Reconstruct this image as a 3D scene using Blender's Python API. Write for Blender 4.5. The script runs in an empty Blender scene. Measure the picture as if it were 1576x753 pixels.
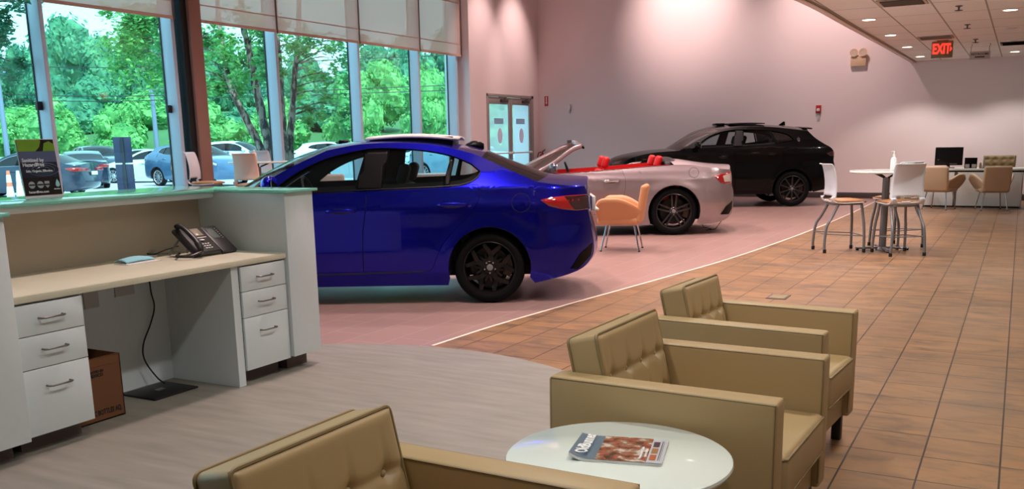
import bpy, bmesh, math, random
from mathutils import Vector, Matrix
random.seed(11)
SC = bpy.context.scene
COL = SC.collection
PI = math.pi
def lin(c):
    c = c / 255.0
    return c / 12.92 if c <= 0.04045 else ((c + 0.055) / 1.055) ** 2.4
def S(r, g, b): return (lin(r), lin(g), lin(b), 1.0)

# ---------------------------------------------------------------- materials
def nodes_of(m):
    m.use_nodes = True
    return m.node_tree.nodes, m.node_tree.links
def mat(name, rgb, rough=0.5, metal=0.0, coat=0.0, spec=0.5, var=None, bump=None, emit=None, alpha=1.0, sheen=0.0, trans=0.0):
    m = bpy.data.materials.new(name)
    n, l = nodes_of(m)
    b = n['Principled BSDF']
    col = S(*rgb)
    b.inputs['Base Color'].default_value = col
    b.inputs['Roughness'].default_value = rough
    b.inputs['Metallic'].default_value = metal
    b.inputs['Coat Weight'].default_value = coat
    b.inputs['Coat Roughness'].default_value = 0.03
    b.inputs['Specular IOR Level'].default_value = spec
    b.inputs['Sheen Weight'].default_value = sheen
    b.inputs['Transmission Weight'].default_value = trans
    m.diffuse_color = col
    if emit:
        b.inputs['Emission Color'].default_value = S(*emit[0])
        b.inputs['Emission Strength'].default_value = emit[1]
    tc = None
    if var or bump:
        tc = n.new('ShaderNodeTexCoord')
    if var:                                    # (scale, amount[, detail])
        t = n.new('ShaderNodeTexNoise'); t.inputs['Scale'].default_value = var[0]
        t.inputs['Detail'].default_value = var[2] if len(var) > 2 else 3
        l.new(tc.outputs['Object'], t.inputs['Vector'])
        mx = n.new('ShaderNodeMix'); mx.data_type = 'RGBA'
        k1, k2 = 1 - var[1], 1 + var[1]
        mx.inputs[6].default_value = tuple(min(1, c * k1) for c in col[:3]) + (1,)
        mx.inputs[7].default_value = tuple(min(1, c * k2) for c in col[:3]) + (1,)
        l.new(t.outputs['Fac'], mx.inputs[0]); l.new(mx.outputs[2], b.inputs['Base Color'])
    if bump:                                   # (scale, strength)
        t = n.new('ShaderNodeTexNoise'); t.inputs['Scale'].default_value = bump[0]
        l.new(tc.outputs['Object'], t.inputs['Vector'])
        bp = n.new('ShaderNodeBump'); bp.inputs['Strength'].default_value = bump[1]; bp.inputs['Distance'].default_value = 0.01
        l.new(t.outputs['Fac'], bp.inputs['Height']); l.new(bp.outputs['Normal'], b.inputs['Normal'])
    return m
def glass_mat(name, tint, gloss=0.06, haze=None):
    m = bpy.data.materials.new(name)
    n, l = nodes_of(m); n.clear()
    o = n.new('ShaderNodeOutputMaterial'); t = n.new('ShaderNodeBsdfTransparent'); g = n.new('ShaderNodeBsdfGlossy')
    t.inputs[0].default_value = S(*tint); g.inputs['Roughness'].default_value = 0.02
    f = n.new('ShaderNodeFresnel'); f.inputs[0].default_value = 1.45
    mu = n.new('ShaderNodeMath'); mu.operation = 'MULTIPLY_ADD'; mu.inputs[1].default_value = 0.85; mu.inputs[2].default_value = gloss
    l.new(f.outputs[0], mu.inputs[0])
    x = n.new('ShaderNodeMixShader'); l.new(mu.outputs[0], x.inputs[0]); l.new(t.outputs[0], x.inputs[1]); l.new(g.outputs[0], x.inputs[2])
    out = x
    if haze:
        d = n.new('ShaderNodeBsdfTranslucent'); d.inputs[0].default_value = S(*haze[0])
        d2 = n.new('ShaderNodeBsdfDiffuse'); d2.inputs[0].default_value = S(*haze[0])
        a = n.new('ShaderNodeMixShader'); a.inputs[0].default_value = 0.3; l.new(d.outputs[0], a.inputs[1]); l.new(d2.outputs[0], a.inputs[2])
        y = n.new('ShaderNodeMixShader'); y.inputs[0].default_value = haze[1]; l.new(x.outputs[0], y.inputs[1]); l.new(a.outputs[0], y.inputs[2])
        out = y
    l.new(out.outputs[0], o.inputs[0])
    return m
def paint(name, rgb, metal=0.35, rough=0.28):
    return mat(name, rgb, rough, metal, coat=1.0)

# ---------------------------------------------------------------- curves
def cr(pts, n=6, closed=False):
    P = [tuple(p) for p in pts]; out = []; N = len(P)
    segs = N if closed else N - 1
    for i in range(segs):
        if closed: p0, p1, p2, p3 = P[(i - 1) % N], P[i], P[(i + 1) % N], P[(i + 2) % N]
        else: p0, p1, p2, p3 = P[max(i - 1, 0)], P[i], P[i + 1], P[min(i + 2, N - 1)]
        for k in range(n):
            t = k / n
            out.append(tuple(0.5 * (2 * b + (c - a) * t + (2 * a - 5 * b + 4 * c - d) * t * t + (3 * b - a - 3 * c + d) * t ** 3)
                             for a, b, c, d in zip(p0, p1, p2, p3)))
    if not closed: out.append(P[-1])
    return out
def lerp_tab(tab, x):
    if x <= tab[0][0]: return tab[0][1]
    for (a, va), (b, vb) in zip(tab, tab[1:]):
        if x <= b:
            t = (x - a) / (b - a); t = t * t * (3 - 2 * t) * 0.35 + t * 0.65
            return va + (vb - va) * t
    return tab[-1][1]
def clip_poly(poly, a, b, keep=1):
    """keep the part of a 2D polygon on one side of the line a-b"""
    def sd(p): return ((b[0] - a[0]) * (p[1] - a[1]) - (b[1] - a[1]) * (p[0] - a[0])) * keep
    out = []
    for i, p in enumerate(poly):
        q = poly[(i + 1) % len(poly)]; sp, sq = sd(p), sd(q)
        if sp >= 0: out.append(p)
        if sp * sq < 0:
            t = sp / (sp - sq); out.append((p[0] + (q[0] - p[0]) * t, p[1] + (q[1] - p[1]) * t))
    return out
def area2(p): return sum(a[0] * b[1] - b[0] * a[1] for a, b in zip(p, p[1:] + p[:1]))
def inset(poly, d):
    P = [p for i, p in enumerate(poly) if math.dist(p, poly[i - 1]) > 1e-5]
    s = 1 if area2(P) > 0 else -1; out = []; N = len(P)
    for i in range(N):
        a, b, c = P[i - 1], P[i], P[(i + 1) % N]
        d1 = Vector((b[0] - a[0], b[1] - a[1])).normalized(); d2 = Vector((c[0] - b[0], c[1] - b[1])).normalized()
        n1 = Vector((-d1.y, d1.x)) * s; n2 = Vector((-d2.y, d2.x)) * s
        n = n1 + n2
        if n.length < 1e-6: n = n1
        n.normalize(); k = d / max(0.4, n.dot(n1))
        out.append((b[0] + n.x * k, b[1] + n.y * k))
    return out
def arc(cx, cz, r, a0, a1, n=14):
    return [(cx + r * math.cos(math.radians(a0 + (a1 - a0) * i / n)), cz + r * math.sin(math.radians(a0 + (a1 - a0) * i / n))) for i in range(n + 1)]
def rrect(w, h, r, n=5, cx=0, cy=0):
    out = []
    for sx, sy, a0 in ((1, 1, 0), (-1, 1, 90), (-1, -1, 180), (1, -1, 270)):
        for i in range(n + 1):
            a = math.radians(a0 + 90 * i / n)
            out.append((cx + sx * (w / 2 - r) + r * math.cos(a), cy + sy * (h / 2 - r) + r * math.sin(a)))
    return out

# ---------------------------------------------------------------- mesh builder
class MB:
    def __init__(s): s.bm = bmesh.new(); s.mi = 0; s.nrm = {}
    def _pn(s, Y, c, side):
        e = .004; n = Vector((-(Y(c.x + e, c.z) - Y(c.x - e, c.z)) / (2 * e), 1, -(Y(c.x, c.z + e) - Y(c.x, c.z - e)) / (2 * e))).normalized(); n.y *= side; return n
    def _f(s, vs):
        try:
            f = s.bm.faces.new(vs); f.material_index = s.mi; return f
        except ValueError: return None
    def face(s, pts): return s._f([s.bm.verts.new(p) for p in pts])
    def grid(s, rows, cu=False, cv=False):
        V = [[s.bm.verts.new(p) for p in r] for r in rows]
        nr, nc = len(V), len(V[0])
        for i in range(nr if cv else nr - 1):
            for j in range(nc if cu else nc - 1):
                s._f([V[i][j], V[i][(j + 1) % nc], V[(i + 1) % nr][(j + 1) % nc], V[(i + 1) % nr][j]])
        return V
    def box(s, c, d, bevel=0.0, seg=2, rot=None):
        r = bmesh.ops.create_cube(s.bm, size=1.0); vs = r['verts']
        M = Matrix.Translation(c) @ (rot.to_4x4() if rot else Matrix()) @ Matrix.Diagonal((d[0], d[1], d[2], 1))
        bmesh.ops.transform(s.bm, matrix=M, verts=vs)
        fs = {f for v in vs for f in v.link_faces}
        for f in fs: f.material_index = s.mi
        if bevel > 0:
            es = list({e for v in vs for e in v.link_edges})
            bv = bmesh.ops.bevel(s.bm, geom=es, offset=min(bevel, min(d) * 0.49), segments=seg, profile=0.5, affect='EDGES')
            for f in bv['faces']: f.material_index = s.mi
        return s
    def lohi(s, lo, hi, bevel=0.0, seg=2):
        return s.box([(a + b) / 2 for a, b in zip(lo, hi)], [abs(b - a) for a, b in zip(lo, hi)], bevel, seg)
    def cyl(s, p0, p1, r0, r1=None, n=16, caps=True):
        r1 = r0 if r1 is None else r1
        p0, p1 = Vector(p0), Vector(p1); d = (p1 - p0).normalized()
        u = d.orthogonal().normalized(); w = d.cross(u)
        ring = lambda p, r: [p + u * math.cos(2 * PI * i / n) * r + w * math.sin(2 * PI * i / n) * r for i in range(n)]
        V = s.grid([ring(p0, r0), ring(p1, r1)], cu=True)
        if caps: s._f(V[0][::-1]); s._f(V[1])
        return s
    def tube(s, path, r, n=8, closed=False, caps=True, flat=None):
        P = [Vector(p) for p in path]; N = len(P); rows = []; u = None
        for i in range(N):
            a = P[i - 1] if (i > 0 or closed) else P[i]
            b = P[(i + 1) % N] if (i < N - 1 or closed) else P[i]
            d = (b - a).normalized()
            if u is None: u = d.orthogonal().normalized() if flat is None else (Vector(flat) - d * Vector(flat).dot(d)).normalized()
            else:
                u = (u - d * u.dot(d)); u = u.normalized() if u.length > 1e-6 else d.orthogonal().normalized()
            w = d.cross(u); rr = r[i] if isinstance(r, list) else r
            ru, rw = rr if isinstance(rr, tuple) else (rr, rr)
            rows.append([P[i] + u * math.cos(2 * PI * k / n) * ru + w * math.sin(2 * PI * k / n) * rw for k in range(n)])
        V = s.grid(rows, cu=True, cv=closed)
        if caps and not closed: s._f(V[0][::-1]); s._f(V[-1])
        return s
    def lathe(s, prof, n=24, c=(0, 0, 0), axis='z', caps=False):
        rows = []
        for (r, h) in prof:
            row = []
            for k in range(n):
                a = 2 * PI * k / n; x, y = r * math.cos(a), r * math.sin(a)
                p = (x, y, h) if axis == 'z' else ((x, h, y) if axis == 'y' else (h, x, y))
                row.append((p[0] + c[0], p[1] + c[1], p[2] + c[2]))
            rows.append(row)
        V = s.grid(rows, cu=True)
        if caps: s._f(V[0]); s._f(V[-1][::-1])
        return s
    def ball(s, c, r, nu=16, nv=10):
        r = r if isinstance(r, (tuple, list)) else (r, r, r)
        res = bmesh.ops.create_uvsphere(s.bm, u_segments=nu, v_segments=nv, radius=1.0)
        bmesh.ops.transform(s.bm, matrix=Matrix.Translation(c) @ Matrix.Diagonal((r[0], r[1], r[2], 1)), verts=res['verts'])
        for f in {f for v in res['verts'] for f in v.link_faces}: f.material_index = s.mi
        return s
    def prism(s, poly, fn, h0, h1):
        """2D polygon (a,b) extruded from h0 to h1; fn(a,b,h) -> 3D point"""
        A = [s.bm.verts.new(fn(a, b, h0)) for a, b in poly]; B = [s.bm.verts.new(fn(a, b, h1)) for a, b in poly]
        n = len(poly)
        s._f(A[::-1]); s._f(B)
        for i in range(n): s._f([A[i], A[(i + 1) % n], B[(i + 1) % n], B[i]])
        return s
    def xf(s, M): bmesh.ops.transform(s.bm, matrix=M, verts=s.bm.verts); return s
    def panel(s, outline, holes=(), Y=None, step=0.1, side=1, off=0.0, zstep=None):
        """flat polygon with holes in (x,z), diced on a grid, then laid onto the surface y = Y(x,z)"""
        b = bmesh.new()
        for loop in [outline] + list(holes):
            L = [p for i, p in enumerate(loop) if math.dist(p, loop[i - 1]) > 1e-5]
            vs = [b.verts.new((p[0], 0, p[1])) for p in L]
            for i in range(len(vs)): b.edges.new((vs[i - 1], vs[i]))
        bmesh.ops.triangle_fill(b, use_beauty=True, use_dissolve=False, edges=b.edges[:], normal=(0, -1, 0))
        xs = [v.co.x for v in b.verts]; zs = [v.co.z for v in b.verts]
        zstep = zstep or step
        x = min(xs) + step * 0.5
        while x < max(xs):
            bmesh.ops.bisect_plane(b, geom=b.verts[:] + b.edges[:] + b.faces[:], dist=1e-6, plane_co=(x, 0, 0), plane_no=(1, 0, 0)); x += step
        z = min(zs) + zstep * 0.5
        while z < max(zs):
            bmesh.ops.bisect_plane(b, geom=b.verts[:] + b.edges[:] + b.faces[:], dist=1e-6, plane_co=(0, 0, z), plane_no=(0, 0, 1)); z += zstep
        for f in b.faces:
            f.normal_update()
            if f.normal.y * side < 0: f.normal_flip()
        mp = {}
        for v in b.verts:
            y = (Y(v.co.x, v.co.z) if Y else 0.0) + off
            mp[v] = s.bm.verts.new((v.co.x, y * side, v.co.z))
            if Y: s.nrm[mp[v]] = s._pn(Y, v.co, side)
        for f in b.faces: s._f([mp[v] for v in f.verts])
        b.free(); return s
    def build(s, name, m, parent=None, ang=40, solid=None, loc=None, fixn=False):
        me = bpy.data.meshes.new(name)
        cn = None
        if s.nrm and not solid:
            s.bm.verts.index_update(); s.bm.verts.ensure_lookup_table()
            if len(s.nrm) == len(s.bm.verts): cn = [tuple(s.nrm[v]) for v in s.bm.verts]
        if fixn: bmesh.ops.recalc_face_normals(s.bm, faces=s.bm.faces[:])
        s.bm.to_mesh(me); s.bm.free()
        for x in (m if isinstance(m, (list, tuple)) else [m]): me.materials.append(x)
        if ang:
            me.shade_smooth()
            if cn: me.normals_split_custom_set_from_vertices(cn)
            else: me.set_sharp_from_angle(angle=math.radians(ang))
        o = bpy.data.objects.new(name, me); COL.objects.link(o)
        if parent: o.parent = parent
        if loc: o.location = loc
        if solid:
            md = o.modifiers.new('thickness', 'SOLIDIFY'); md.thickness = solid; md.offset = -1
        return o
def tag(o, label=None, cat=None, group=None, kind=None):
    if label: o['label'] = label
    if cat: o['category'] = cat
    if group: o['group'] = group
    if kind: o['kind'] = kind
    return o
def empty(name, loc=(0, 0, 0), rz=0.0, label=None, cat=None, group=None):
    o = bpy.data.objects.new(name, None); COL.objects.link(o); o.empty_display_size = 0.1
    o.location = loc; o.rotation_euler = (0, 0, rz)
    return tag(o, label, cat, group)
def struct(o): o['kind'] = 'structure'; return o
def copy_tree(o, parent=None, mats=None):
    c = o.copy(); COL.objects.link(c)
    if parent: c.parent = parent
    if mats and c.type == 'MESH':
        for sl in c.material_slots:
            if sl.material and sl.material.name in mats:
                nm = mats[sl.material.name]; sl.link = 'OBJECT'; sl.material = nm
    for ch in [k for k in KIDS.get(o.name, ())]:
        copy_tree(ch, c, mats)
    return c
KIDS = {}
def refresh_kids():
    KIDS.clear()
    for o in COL.objects:
        if o.parent: KIDS.setdefault(o.parent.name, []).append(o)
def text(name, s, size, m, parent=None, M=None, ext=0.0008, align='LEFT', sx=1.0, bold=0.0):
    cu = bpy.data.curves.new(name, 'FONT'); cu.body = s; cu.size = size; cu.extrude = ext; cu.align_x = align; cu.align_y = 'CENTER'
    cu.resolution_u = 2; cu.offset = bold
    t = bpy.data.objects.new(name, cu); COL.objects.link(t)
    dg = bpy.context.evaluated_depsgraph_get(); dg.update()
    me = bpy.data.meshes.new_from_object(t.evaluated_get(dg)); me.name = name
    bpy.data.objects.remove(t); bpy.data.curves.remove(cu)
    me.transform(Matrix.Diagonal((sx, 1, 1, 1)))
    if M is not None: me.transform(M)
    me.materials.clear(); me.materials.append(m)
    o = bpy.data.objects.new(name, me); COL.objects.link(o)
    if parent: o.parent = parent
    return o
def basis(o, ex, ey, ez=None):
    ex, ey = Vector(ex).normalized(), Vector(ey).normalized(); ez = ex.cross(ey) if ez is None else Vector(ez)
    return Matrix(((ex.x, ey.x, ez.x, o[0]), (ex.y, ey.y, ez.y, o[1]), (ex.z, ey.z, ez.z, o[2]), (0, 0, 0, 1)))

# ---------------------------------------------------------------- camera (solved from the photograph's vanishing points)
CF, CCX, CCY, CPITCH, CROLL, CYAW, CH = 1422.3072, 788.0, 510.225, 0.204607235, -0.0179728587, 0.499406822, 1.5
def _cam():
    sp, cp = math.sin(CPITCH), math.cos(CPITCH); c, s = math.cos(CROLL), math.sin(CROLL)
    r, d, f = Vector((1, 0, 0)), Vector((0, -sp, -cp)), Vector((0, cp, -sp))
    r2 = r * c - d * s; d2 = r * s + d * c
    yc, ys = math.cos(CYAW), math.sin(CYAW)
    B = lambda v: Vector((yc * v.x - ys * v.y, ys * v.x + yc * v.y, v.z))
    return B(r2), B(d2), B(f)
RT, DN, FW = _cam()
cam = bpy.data.cameras.new('camera'); cam.sensor_fit = 'HORIZONTAL'; cam.sensor_width = 36.0
cam.lens = CF / 1576 * 36; cam.shift_y = (CCY - 376.5) / 1576; cam.shift_x = 0.0; cam.clip_start = 0.05; cam.clip_end = 600
camo = bpy.data.objects.new('camera', cam); COL.objects.link(camo); SC.camera = camo
camo.matrix_world = Matrix(((RT.x, -DN.x, -FW.x, 0), (RT.y, -DN.y, -FW.y, 0), (RT.z, -DN.z, -FW.z, CH), (0, 0, 0, 1)))
def ray(px, py): return RT * ((px - CCX) / CF) + DN * ((py - CCY) / CF) + FW
def at(px, py, z=0.0):
    r = ray(px, py); t = (z - CH) / r.z; return Vector((0, 0, CH)) + r * t
def atd(px, py, depth): return Vector((0, 0, CH)) + ray(px, py) * depth
def atY(px, py, Y):
    r = ray(px, py); return Vector((0, 0, CH)) + r * (Y / r.y)
def atX(px, py, X):
    r = ray(px, py); return Vector((0, 0, CH)) + r * (X / r.x)
# ================================================================ room
YB = 23.33; XL = -11.77; XG = -12.2; XR = 4.2; YF = -4.0; ZH = 6.4; ZS = 3.07
m_wall = mat('wall_paint', (238, 218, 217), 0.75, bump=(120, 0.03))
m_wall2 = mat('soffit_paint', (214, 194, 182), 0.8)
m_ceil = mat('hall_ceiling_paint', (200, 190, 185), 0.9)
m_white = mat('white_trim', (232, 230, 228), 0.4)
m_alu = mat('window_aluminium', (196, 210, 226), 0.4, 0.0)
m_black = mat('black_gasket', (14, 13, 14), 0.5)
m_brown = mat('brown_column_paint', (150, 108, 94), 0.55)
m_base = mat('dark_baseboard', (70, 58, 56), 0.5)

def tile_mat(name, bw, bh, ox, oy, c1, c2, cm, mortar, rough, off, noise_scale, noise_amt, stain=None, swap=False):
    m = bpy.data.materials.new(name); n, l = nodes_of(m); b = n['Principled BSDF']
    g = n.new('ShaderNodeNewGeometry'); mp = n.new('ShaderNodeMapping')
    l.new(g.outputs['Position'], mp.inputs[0]); mp.inputs['Location'].default_value = (-ox, -oy, 0)
    if swap:
        mp.inputs['Rotation'].default_value = (0, 0, PI / 2); mp.inputs['Location'].default_value = (oy, -ox, 0)
    br = n.new('ShaderNodeTexBrick'); l.new(mp.outputs[0], br.inputs['Vector'])
    br.offset = off; br.squash = 1.0; br.inputs['Scale'].default_value = 1.0
    br.inputs['Brick Width'].default_value = bw; br.inputs['Row Height'].default_value = bh
    br.inputs['Mortar Size'].default_value = mortar; br.inputs['Mortar Smooth'].default_value = 0.2; br.inputs['Bias'].default_value = 0.0
    br.inputs['Color1'].default_value = S(*c1); br.inputs['Color2'].default_value = S(*c2); br.inputs['Mortar'].default_value = S(*cm)
    col = br.outputs['Color']
    sc = n.new('ShaderNodeMapping'); l.new(g.outputs['Position'], sc.inputs[0]); sc.inputs['Scale'].default_value = noise_scale
    if stain:
        # shift each tile's figure so that neighbours differ
        no = n.new('ShaderNodeTexNoise'); no.inputs['Scale'].default_value = 1.0; no.inputs['Detail'].default_value = 7; no.inputs['Roughness'].default_value = 0.65
        no.inputs['Distortion'].default_value = 0.8
        ad = n.new('ShaderNodeVectorMath'); ad.operation = 'ADD'; l.new(sc.outputs[0], ad.inputs[0])
        wn = n.new('ShaderNodeVectorMath'); wn.operation = 'SCALE'; wn.inputs['Scale'].default_value = 9.0
        l.new(br.outputs['Color'], wn.inputs[0]); l.new(wn.outputs[0], ad.inputs[1]); l.new(ad.outputs[0], no.inputs['Vector'])
        rp = n.new('ShaderNodeValToRGB'); rp.color_ramp.elements[0].position = 0.44; rp.color_ramp.elements[1].position = 0.66
        rp.color_ramp.elements[0].color = (0, 0, 0, 1); rp.color_ramp.elements[1].color = (0.85, 0.85, 0.85, 1)
        l.new(no.outputs['Fac'], rp.inputs[0])
        mx = n.new('ShaderNodeMix'); mx.data_type = 'RGBA'; mx.inputs[7].default_value = S(*stain)
        l.new(rp.outputs[0], mx.inputs[0]); l.new(col, mx.inputs[6])
        m2 = n.new('ShaderNodeMix'); m2.data_type = 'RGBA'; m2.inputs[7].default_value = S(*cm)
        l.new(br.outputs['Fac'], m2.inputs[0]); l.new(mx.outputs[2], m2.inputs[6]); col = m2.outputs[2]
    else:
        no = n.new('ShaderNodeTexNoise'); no.inputs['Scale'].default_value = 1.0; no.inputs['Detail'].default_value = 4
        l.new(sc.outputs[0], no.inputs['Vector'])
        mx = n.new('ShaderNodeMix'); mx.data_type = 'RGBA'; mx.blend_type = 'MULTIPLY'; mx.inputs[0].default_value = noise_amt
        l.new(col, mx.inputs[6]); l.new(no.outputs['Fac'], mx.inputs[7]); col = mx.outputs[2]
    l.new(col, b.inputs['Base Color'])
    b.inputs['Roughness'].default_value = rough
    bp = n.new('ShaderNodeBump'); bp.inputs['Strength'].default_value = 0.25; bp.inputs['Distance'].default_value = 0.004; bp.invert = True
    l.new(br.outputs['Fac'], bp.inputs['Height']); l.new(bp.outputs['Normal'], b.inputs['Normal'])
    return m
m_slate = tile_mat('slate_look_tile', 0.3246, 0.34, -0.293, 4.567, (150, 112, 76), (136, 102, 71), (48, 38, 30), 0.0045, 0.36, 0.0, (2.4, 6.5, 3), 0.5, stain=(92, 76, 60))
m_hall = tile_mat('pinkish_stone_tile', 0.64, 0.315, -4.17, 6.2, (160, 127, 119), (154, 122, 115), (186, 156, 145), 0.004, 0.36, 0.37, (1.2, 1.2, 1), 0.15, swap=True)
m_vinyl = bpy.data.materials.new('grey_vinyl')
def _vinyl():
    n, l = nodes_of(m_vinyl); b = n['Principled BSDF']; g = n.new('ShaderNodeNewGeometry')
    mp = n.new('ShaderNodeMapping'); mp.inputs['Rotation'].default_value = (0, 0, 0.5); mp.inputs['Scale'].default_value = (1.4, 9, 1); l.new(g.outputs['Position'], mp.inputs[0])
    no = n.new('ShaderNodeTexNoise'); no.inputs['Scale'].default_value = 1.6; no.inputs['Detail'].default_value = 8; l.new(mp.outputs[0], no.inputs['Vector'])
    rp = n.new('ShaderNodeValToRGB'); rp.color_ramp.elements[0].color = S(118, 115, 106); rp.color_ramp.elements[1].color = S(140, 134, 125)
    rp.color_ramp.elements[0].position = 0.3; rp.color_ramp.elements[1].position = 0.75
    l.new(no.outputs['Fac'], rp.inputs[0]); l.new(rp.outputs[0], b.inputs['Base Color']); b.inputs['Roughness'].default_value = 0.5
_vinyl()
m_ctile = tile_mat('ceiling_tile', 0.596, 1.192, -1.727, 13.1, (246, 242, 240), (243, 239, 237), (166, 158, 150), 0.012, 0.85, 0.0, (40, 40, 1), 0.15)

# floors ------------------------------------------------------------------
curve_pts = [(-3.95, 1.2), (-3.9, 3.4), (-3.82, 4.6), (-3.765, 5.647), (-3.71, 6.524), (-3.56, 7.762), (-3.32, 9.514), (-3.06, 11.738), (-2.86, 15.2), (-2.79, 18.85), (-2.79, 21.8), (-2.8, YB)]
cc = cr(curve_pts, 8)
b = MB(); b.face([(XL - 0.8, YF, -0.004), (XR, YF, -0.004), (XR, YB, -0.004), (XL - 0.8, YB, -0.004)])
struct(b.build('floor', m_hall, ang=0))
b = MB()
for (x0, y0), (x1, y1) in zip(cc, cc[1:]): b.face([(x0, y0, -0.002), (XR, y0, -0.002), (XR, y1, -0.002), (x1, y1, -0.002)])
b.face([(-4.5, YF, -0.002), (XR, YF, -0.002), (XR, 1.2, -0.002), (-3.95, 1.2, -0.002)])
struct(b.build('floor_1', m_slate, ang=0))
b = MB(); b.face([(-3.536 + 2.03 * math.cos(2 * PI * i / 96), 3.593 + 2.03 * math.sin(2 * PI * i / 96), 0.0) for i in range(96)])
struct(b.build('floor_2', m_vinyl, ang=0))
b = MB(); b.tube([(x, y, -0.001) for x, y in cc if y > 5.6], (0.014, 0.003), n=6, flat=(1, 0, 0))
struct(b.build('trim_1', mat('cream_strip', (236, 214, 198), 0.4)))
# walls -------------------------------------------------------------------
b = MB(); b.lohi((XL - 0.7, YB, -0.1), (XR + 0.2, YB + 0.2, ZH)); struct(b.build('wall_back', m_wall, ang=0))
b = MB(); b.lohi((XR, YF, -0.1), (XR + 0.2, YB, ZH)); struct(b.build('wall_right', m_wall, ang=0))
b = MB(); b.lohi((XG - 0.3, YF - 0.2, -0.1), (XR + 0.2, YF, ZH)); struct(b.build('wall_front', m_wall, ang=0))
DY0, DY1, DZ = 20.46, 23.0, 2.64
b = MB()
b.lohi((XL - 0.6, 19.68, -0.1), (XL, DY0, ZH)); b.lohi((XL - 0.6, DY1, -0.1), (XL, YB, ZH)); b.lohi((XL - 0.6, DY0, DZ), (XL, DY1, ZH))
struct(b.build('wall_left', m_wall, ang=0))
b = MB(); b.lohi((XG - 0.25, YF, 5.3), (XG + 0.1, 19.68, ZH)); struct(b.build('wall_left_1', m_wall, ang=0))
b = MB(); b.lohi((XG - 0.25, YF, ZH), (XR, YB, ZH + 0.2)); struct(b.build('ceiling', m_ceil, ang=0))
b = MB(); b.lohi((XL + 0.0, YB - 0.02, 0.0), (-2.1, YB, 0.13), 0.004); b.lohi((-2.1, YB - 0.02, 0), (XR, YB, 0.13), 0.004); struct(b.build('baseboard_back', m_base))
# soffit ceiling with its curved edge and fascia ---------------------------
sof = [(x + (0.55 if y > 11 else 0.62), y) for x, y in cr([(-3.6, YF), (-3.55, 0), (-3.5, 3.4), (-3.44, 5.647), (-3.22, 9.0), (-3.02, 11.84), (-2.97, 14.7), (-2.94, 18), (-2.9, YB)], 8)]
sof = cr([(-3.0, YF), (-2.95, 0), (-2.86, 4), (-2.72, 8.0), (-2.463, 11.844), (-2.42, 14.68), (-2.385, 18.0), (-2.345, YB)], 8)
b = MB()
for (x0, y0), (x1, y1) in zip(sof, sof[1:]): b.face([(x0, y0, ZS), (x1, y1, ZS), (XR, y1, ZS), (XR, y0, ZS)])
struct(b.build('ceiling_1', m_ctile, ang=0))
b = MB(); b.grid([[(x, y, z) for x, y in sof] for z in (ZS - 0.03, ZH)]); b.grid([[(x + d, y, ZS - 0.03) for x, y in sof] for d in (0, 0.1)]); b.grid([[(x + 0.1, y, z) for x, y in sof] for z in (ZS - 0.03, ZS)])
struct(b.build('ceiling_2', m_wall2, ang=30, solid=0.01))
# windows -------------------------------------------------------------------
ys = [-2.8, -0.5, 1.8, 4.1, 6.37, 8.655, 10.95, 13.31, 15.72, 17.9, 19.50]
m_pane = glass_mat('window_glass', (196, 240, 246), 0.02)
for i, (y0, y1) in enumerate(zip(ys, ys[1:])):
    b = MB()
    b.lohi((XG - 0.07, y1 - 0.035, 0.0), (XG + 0.19, y1 + 0.035, 5.3), 0.006)
    b.lohi((XG - 0.1, y0 + 0.04, 0.0), (XG, y1 - 0.04, 0.12)); b.lohi((XG - 0.1, y0 + 0.04, 5.2), (XG, y1 - 0.04, 5.3))
    w = struct(b.build('window_%d' % (i + 1), m_alu))
    g = MB(); g.face([(XG - 0.06, y0 + 0.03, 0.1), (XG - 0.06, y1 - 0.03, 0.1), (XG - 0.06, y1 - 0.03, 5.22), (XG - 0.06, y0 + 0.03, 5.22)])
    g.build('pane', m_pane, w, ang=0)
    gk = MB(); gk.lohi((XG - 0.07, y1 - 0.047, 0.1), (XG - 0.045, y1 - 0.035, 5.2)); gk.build('gasket', m_black, w, ang=0)
    if i in (4, 5):
        h = MB(); h.lohi((XG + 0.0, y1 - 0.12, 2.02), (XG + 0.06, y1 - 0.04, 2.14), 0.006); h.build('window_catch', m_black, w)
b = MB(); b.lohi((XG + 0.06, 11.05, 0), (XG + 0.28, 11.17, 5.3)); struct(b.build('trim_2', m_black, ang=0))
b = MB(); b.lohi((XG + 0.06, 11.17, 0), (XG + 0.34, 11.42, 5.3), 0.01)
struct(b.build('trim_3', m_brown))
# roller blinds
m_blind = bpy.data.materials.new('blind_fabric')
def _blind():
    n, l = nodes_of(m_blind); n.clear(); o = n.new('ShaderNodeOutputMaterial')
    d = n.new('ShaderNodeBsdfDiffuse'); d.inputs[0].default_value = S(240, 208, 198)
    t = n.new('ShaderNodeBsdfTranslucent'); t.inputs[0].default_value = S(214, 170, 152)
    p = n.new('ShaderNodeBsdfTransparent'); p.inputs[0].default_value = S(250, 235, 230)
    a = n.new('ShaderNodeMixShader'); a.inputs[0].default_value = 0.34; l.new(d.outputs[0], a.inputs[1]); l.new(t.outputs[0], a.inputs[2])
    c = n.new('ShaderNodeMixShader'); c.inputs[0].default_value = 0.09; l.new(a.outputs[0], c.inputs[1]); l.new(p.outputs[0], c.inputs[2]); l.new(c.outputs[0], o.inputs[0])
_blind()
m_gcov = mat('gap_cover_grey', (96, 88, 86), .5)
m_hem = mat('blind_hem', (214, 176, 158), 0.8)
blabels = {5: 'pale roller blind over the window left of the brown column', 6: 'pale roller blind beside the brown column, on its right', 7: 'pale roller blind second right of the brown column',
           8: 'pale roller blind above the blue car roof, third right of the brown column', 9: 'narrow pale roller blind in the last bay before the white wall return'}
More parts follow.
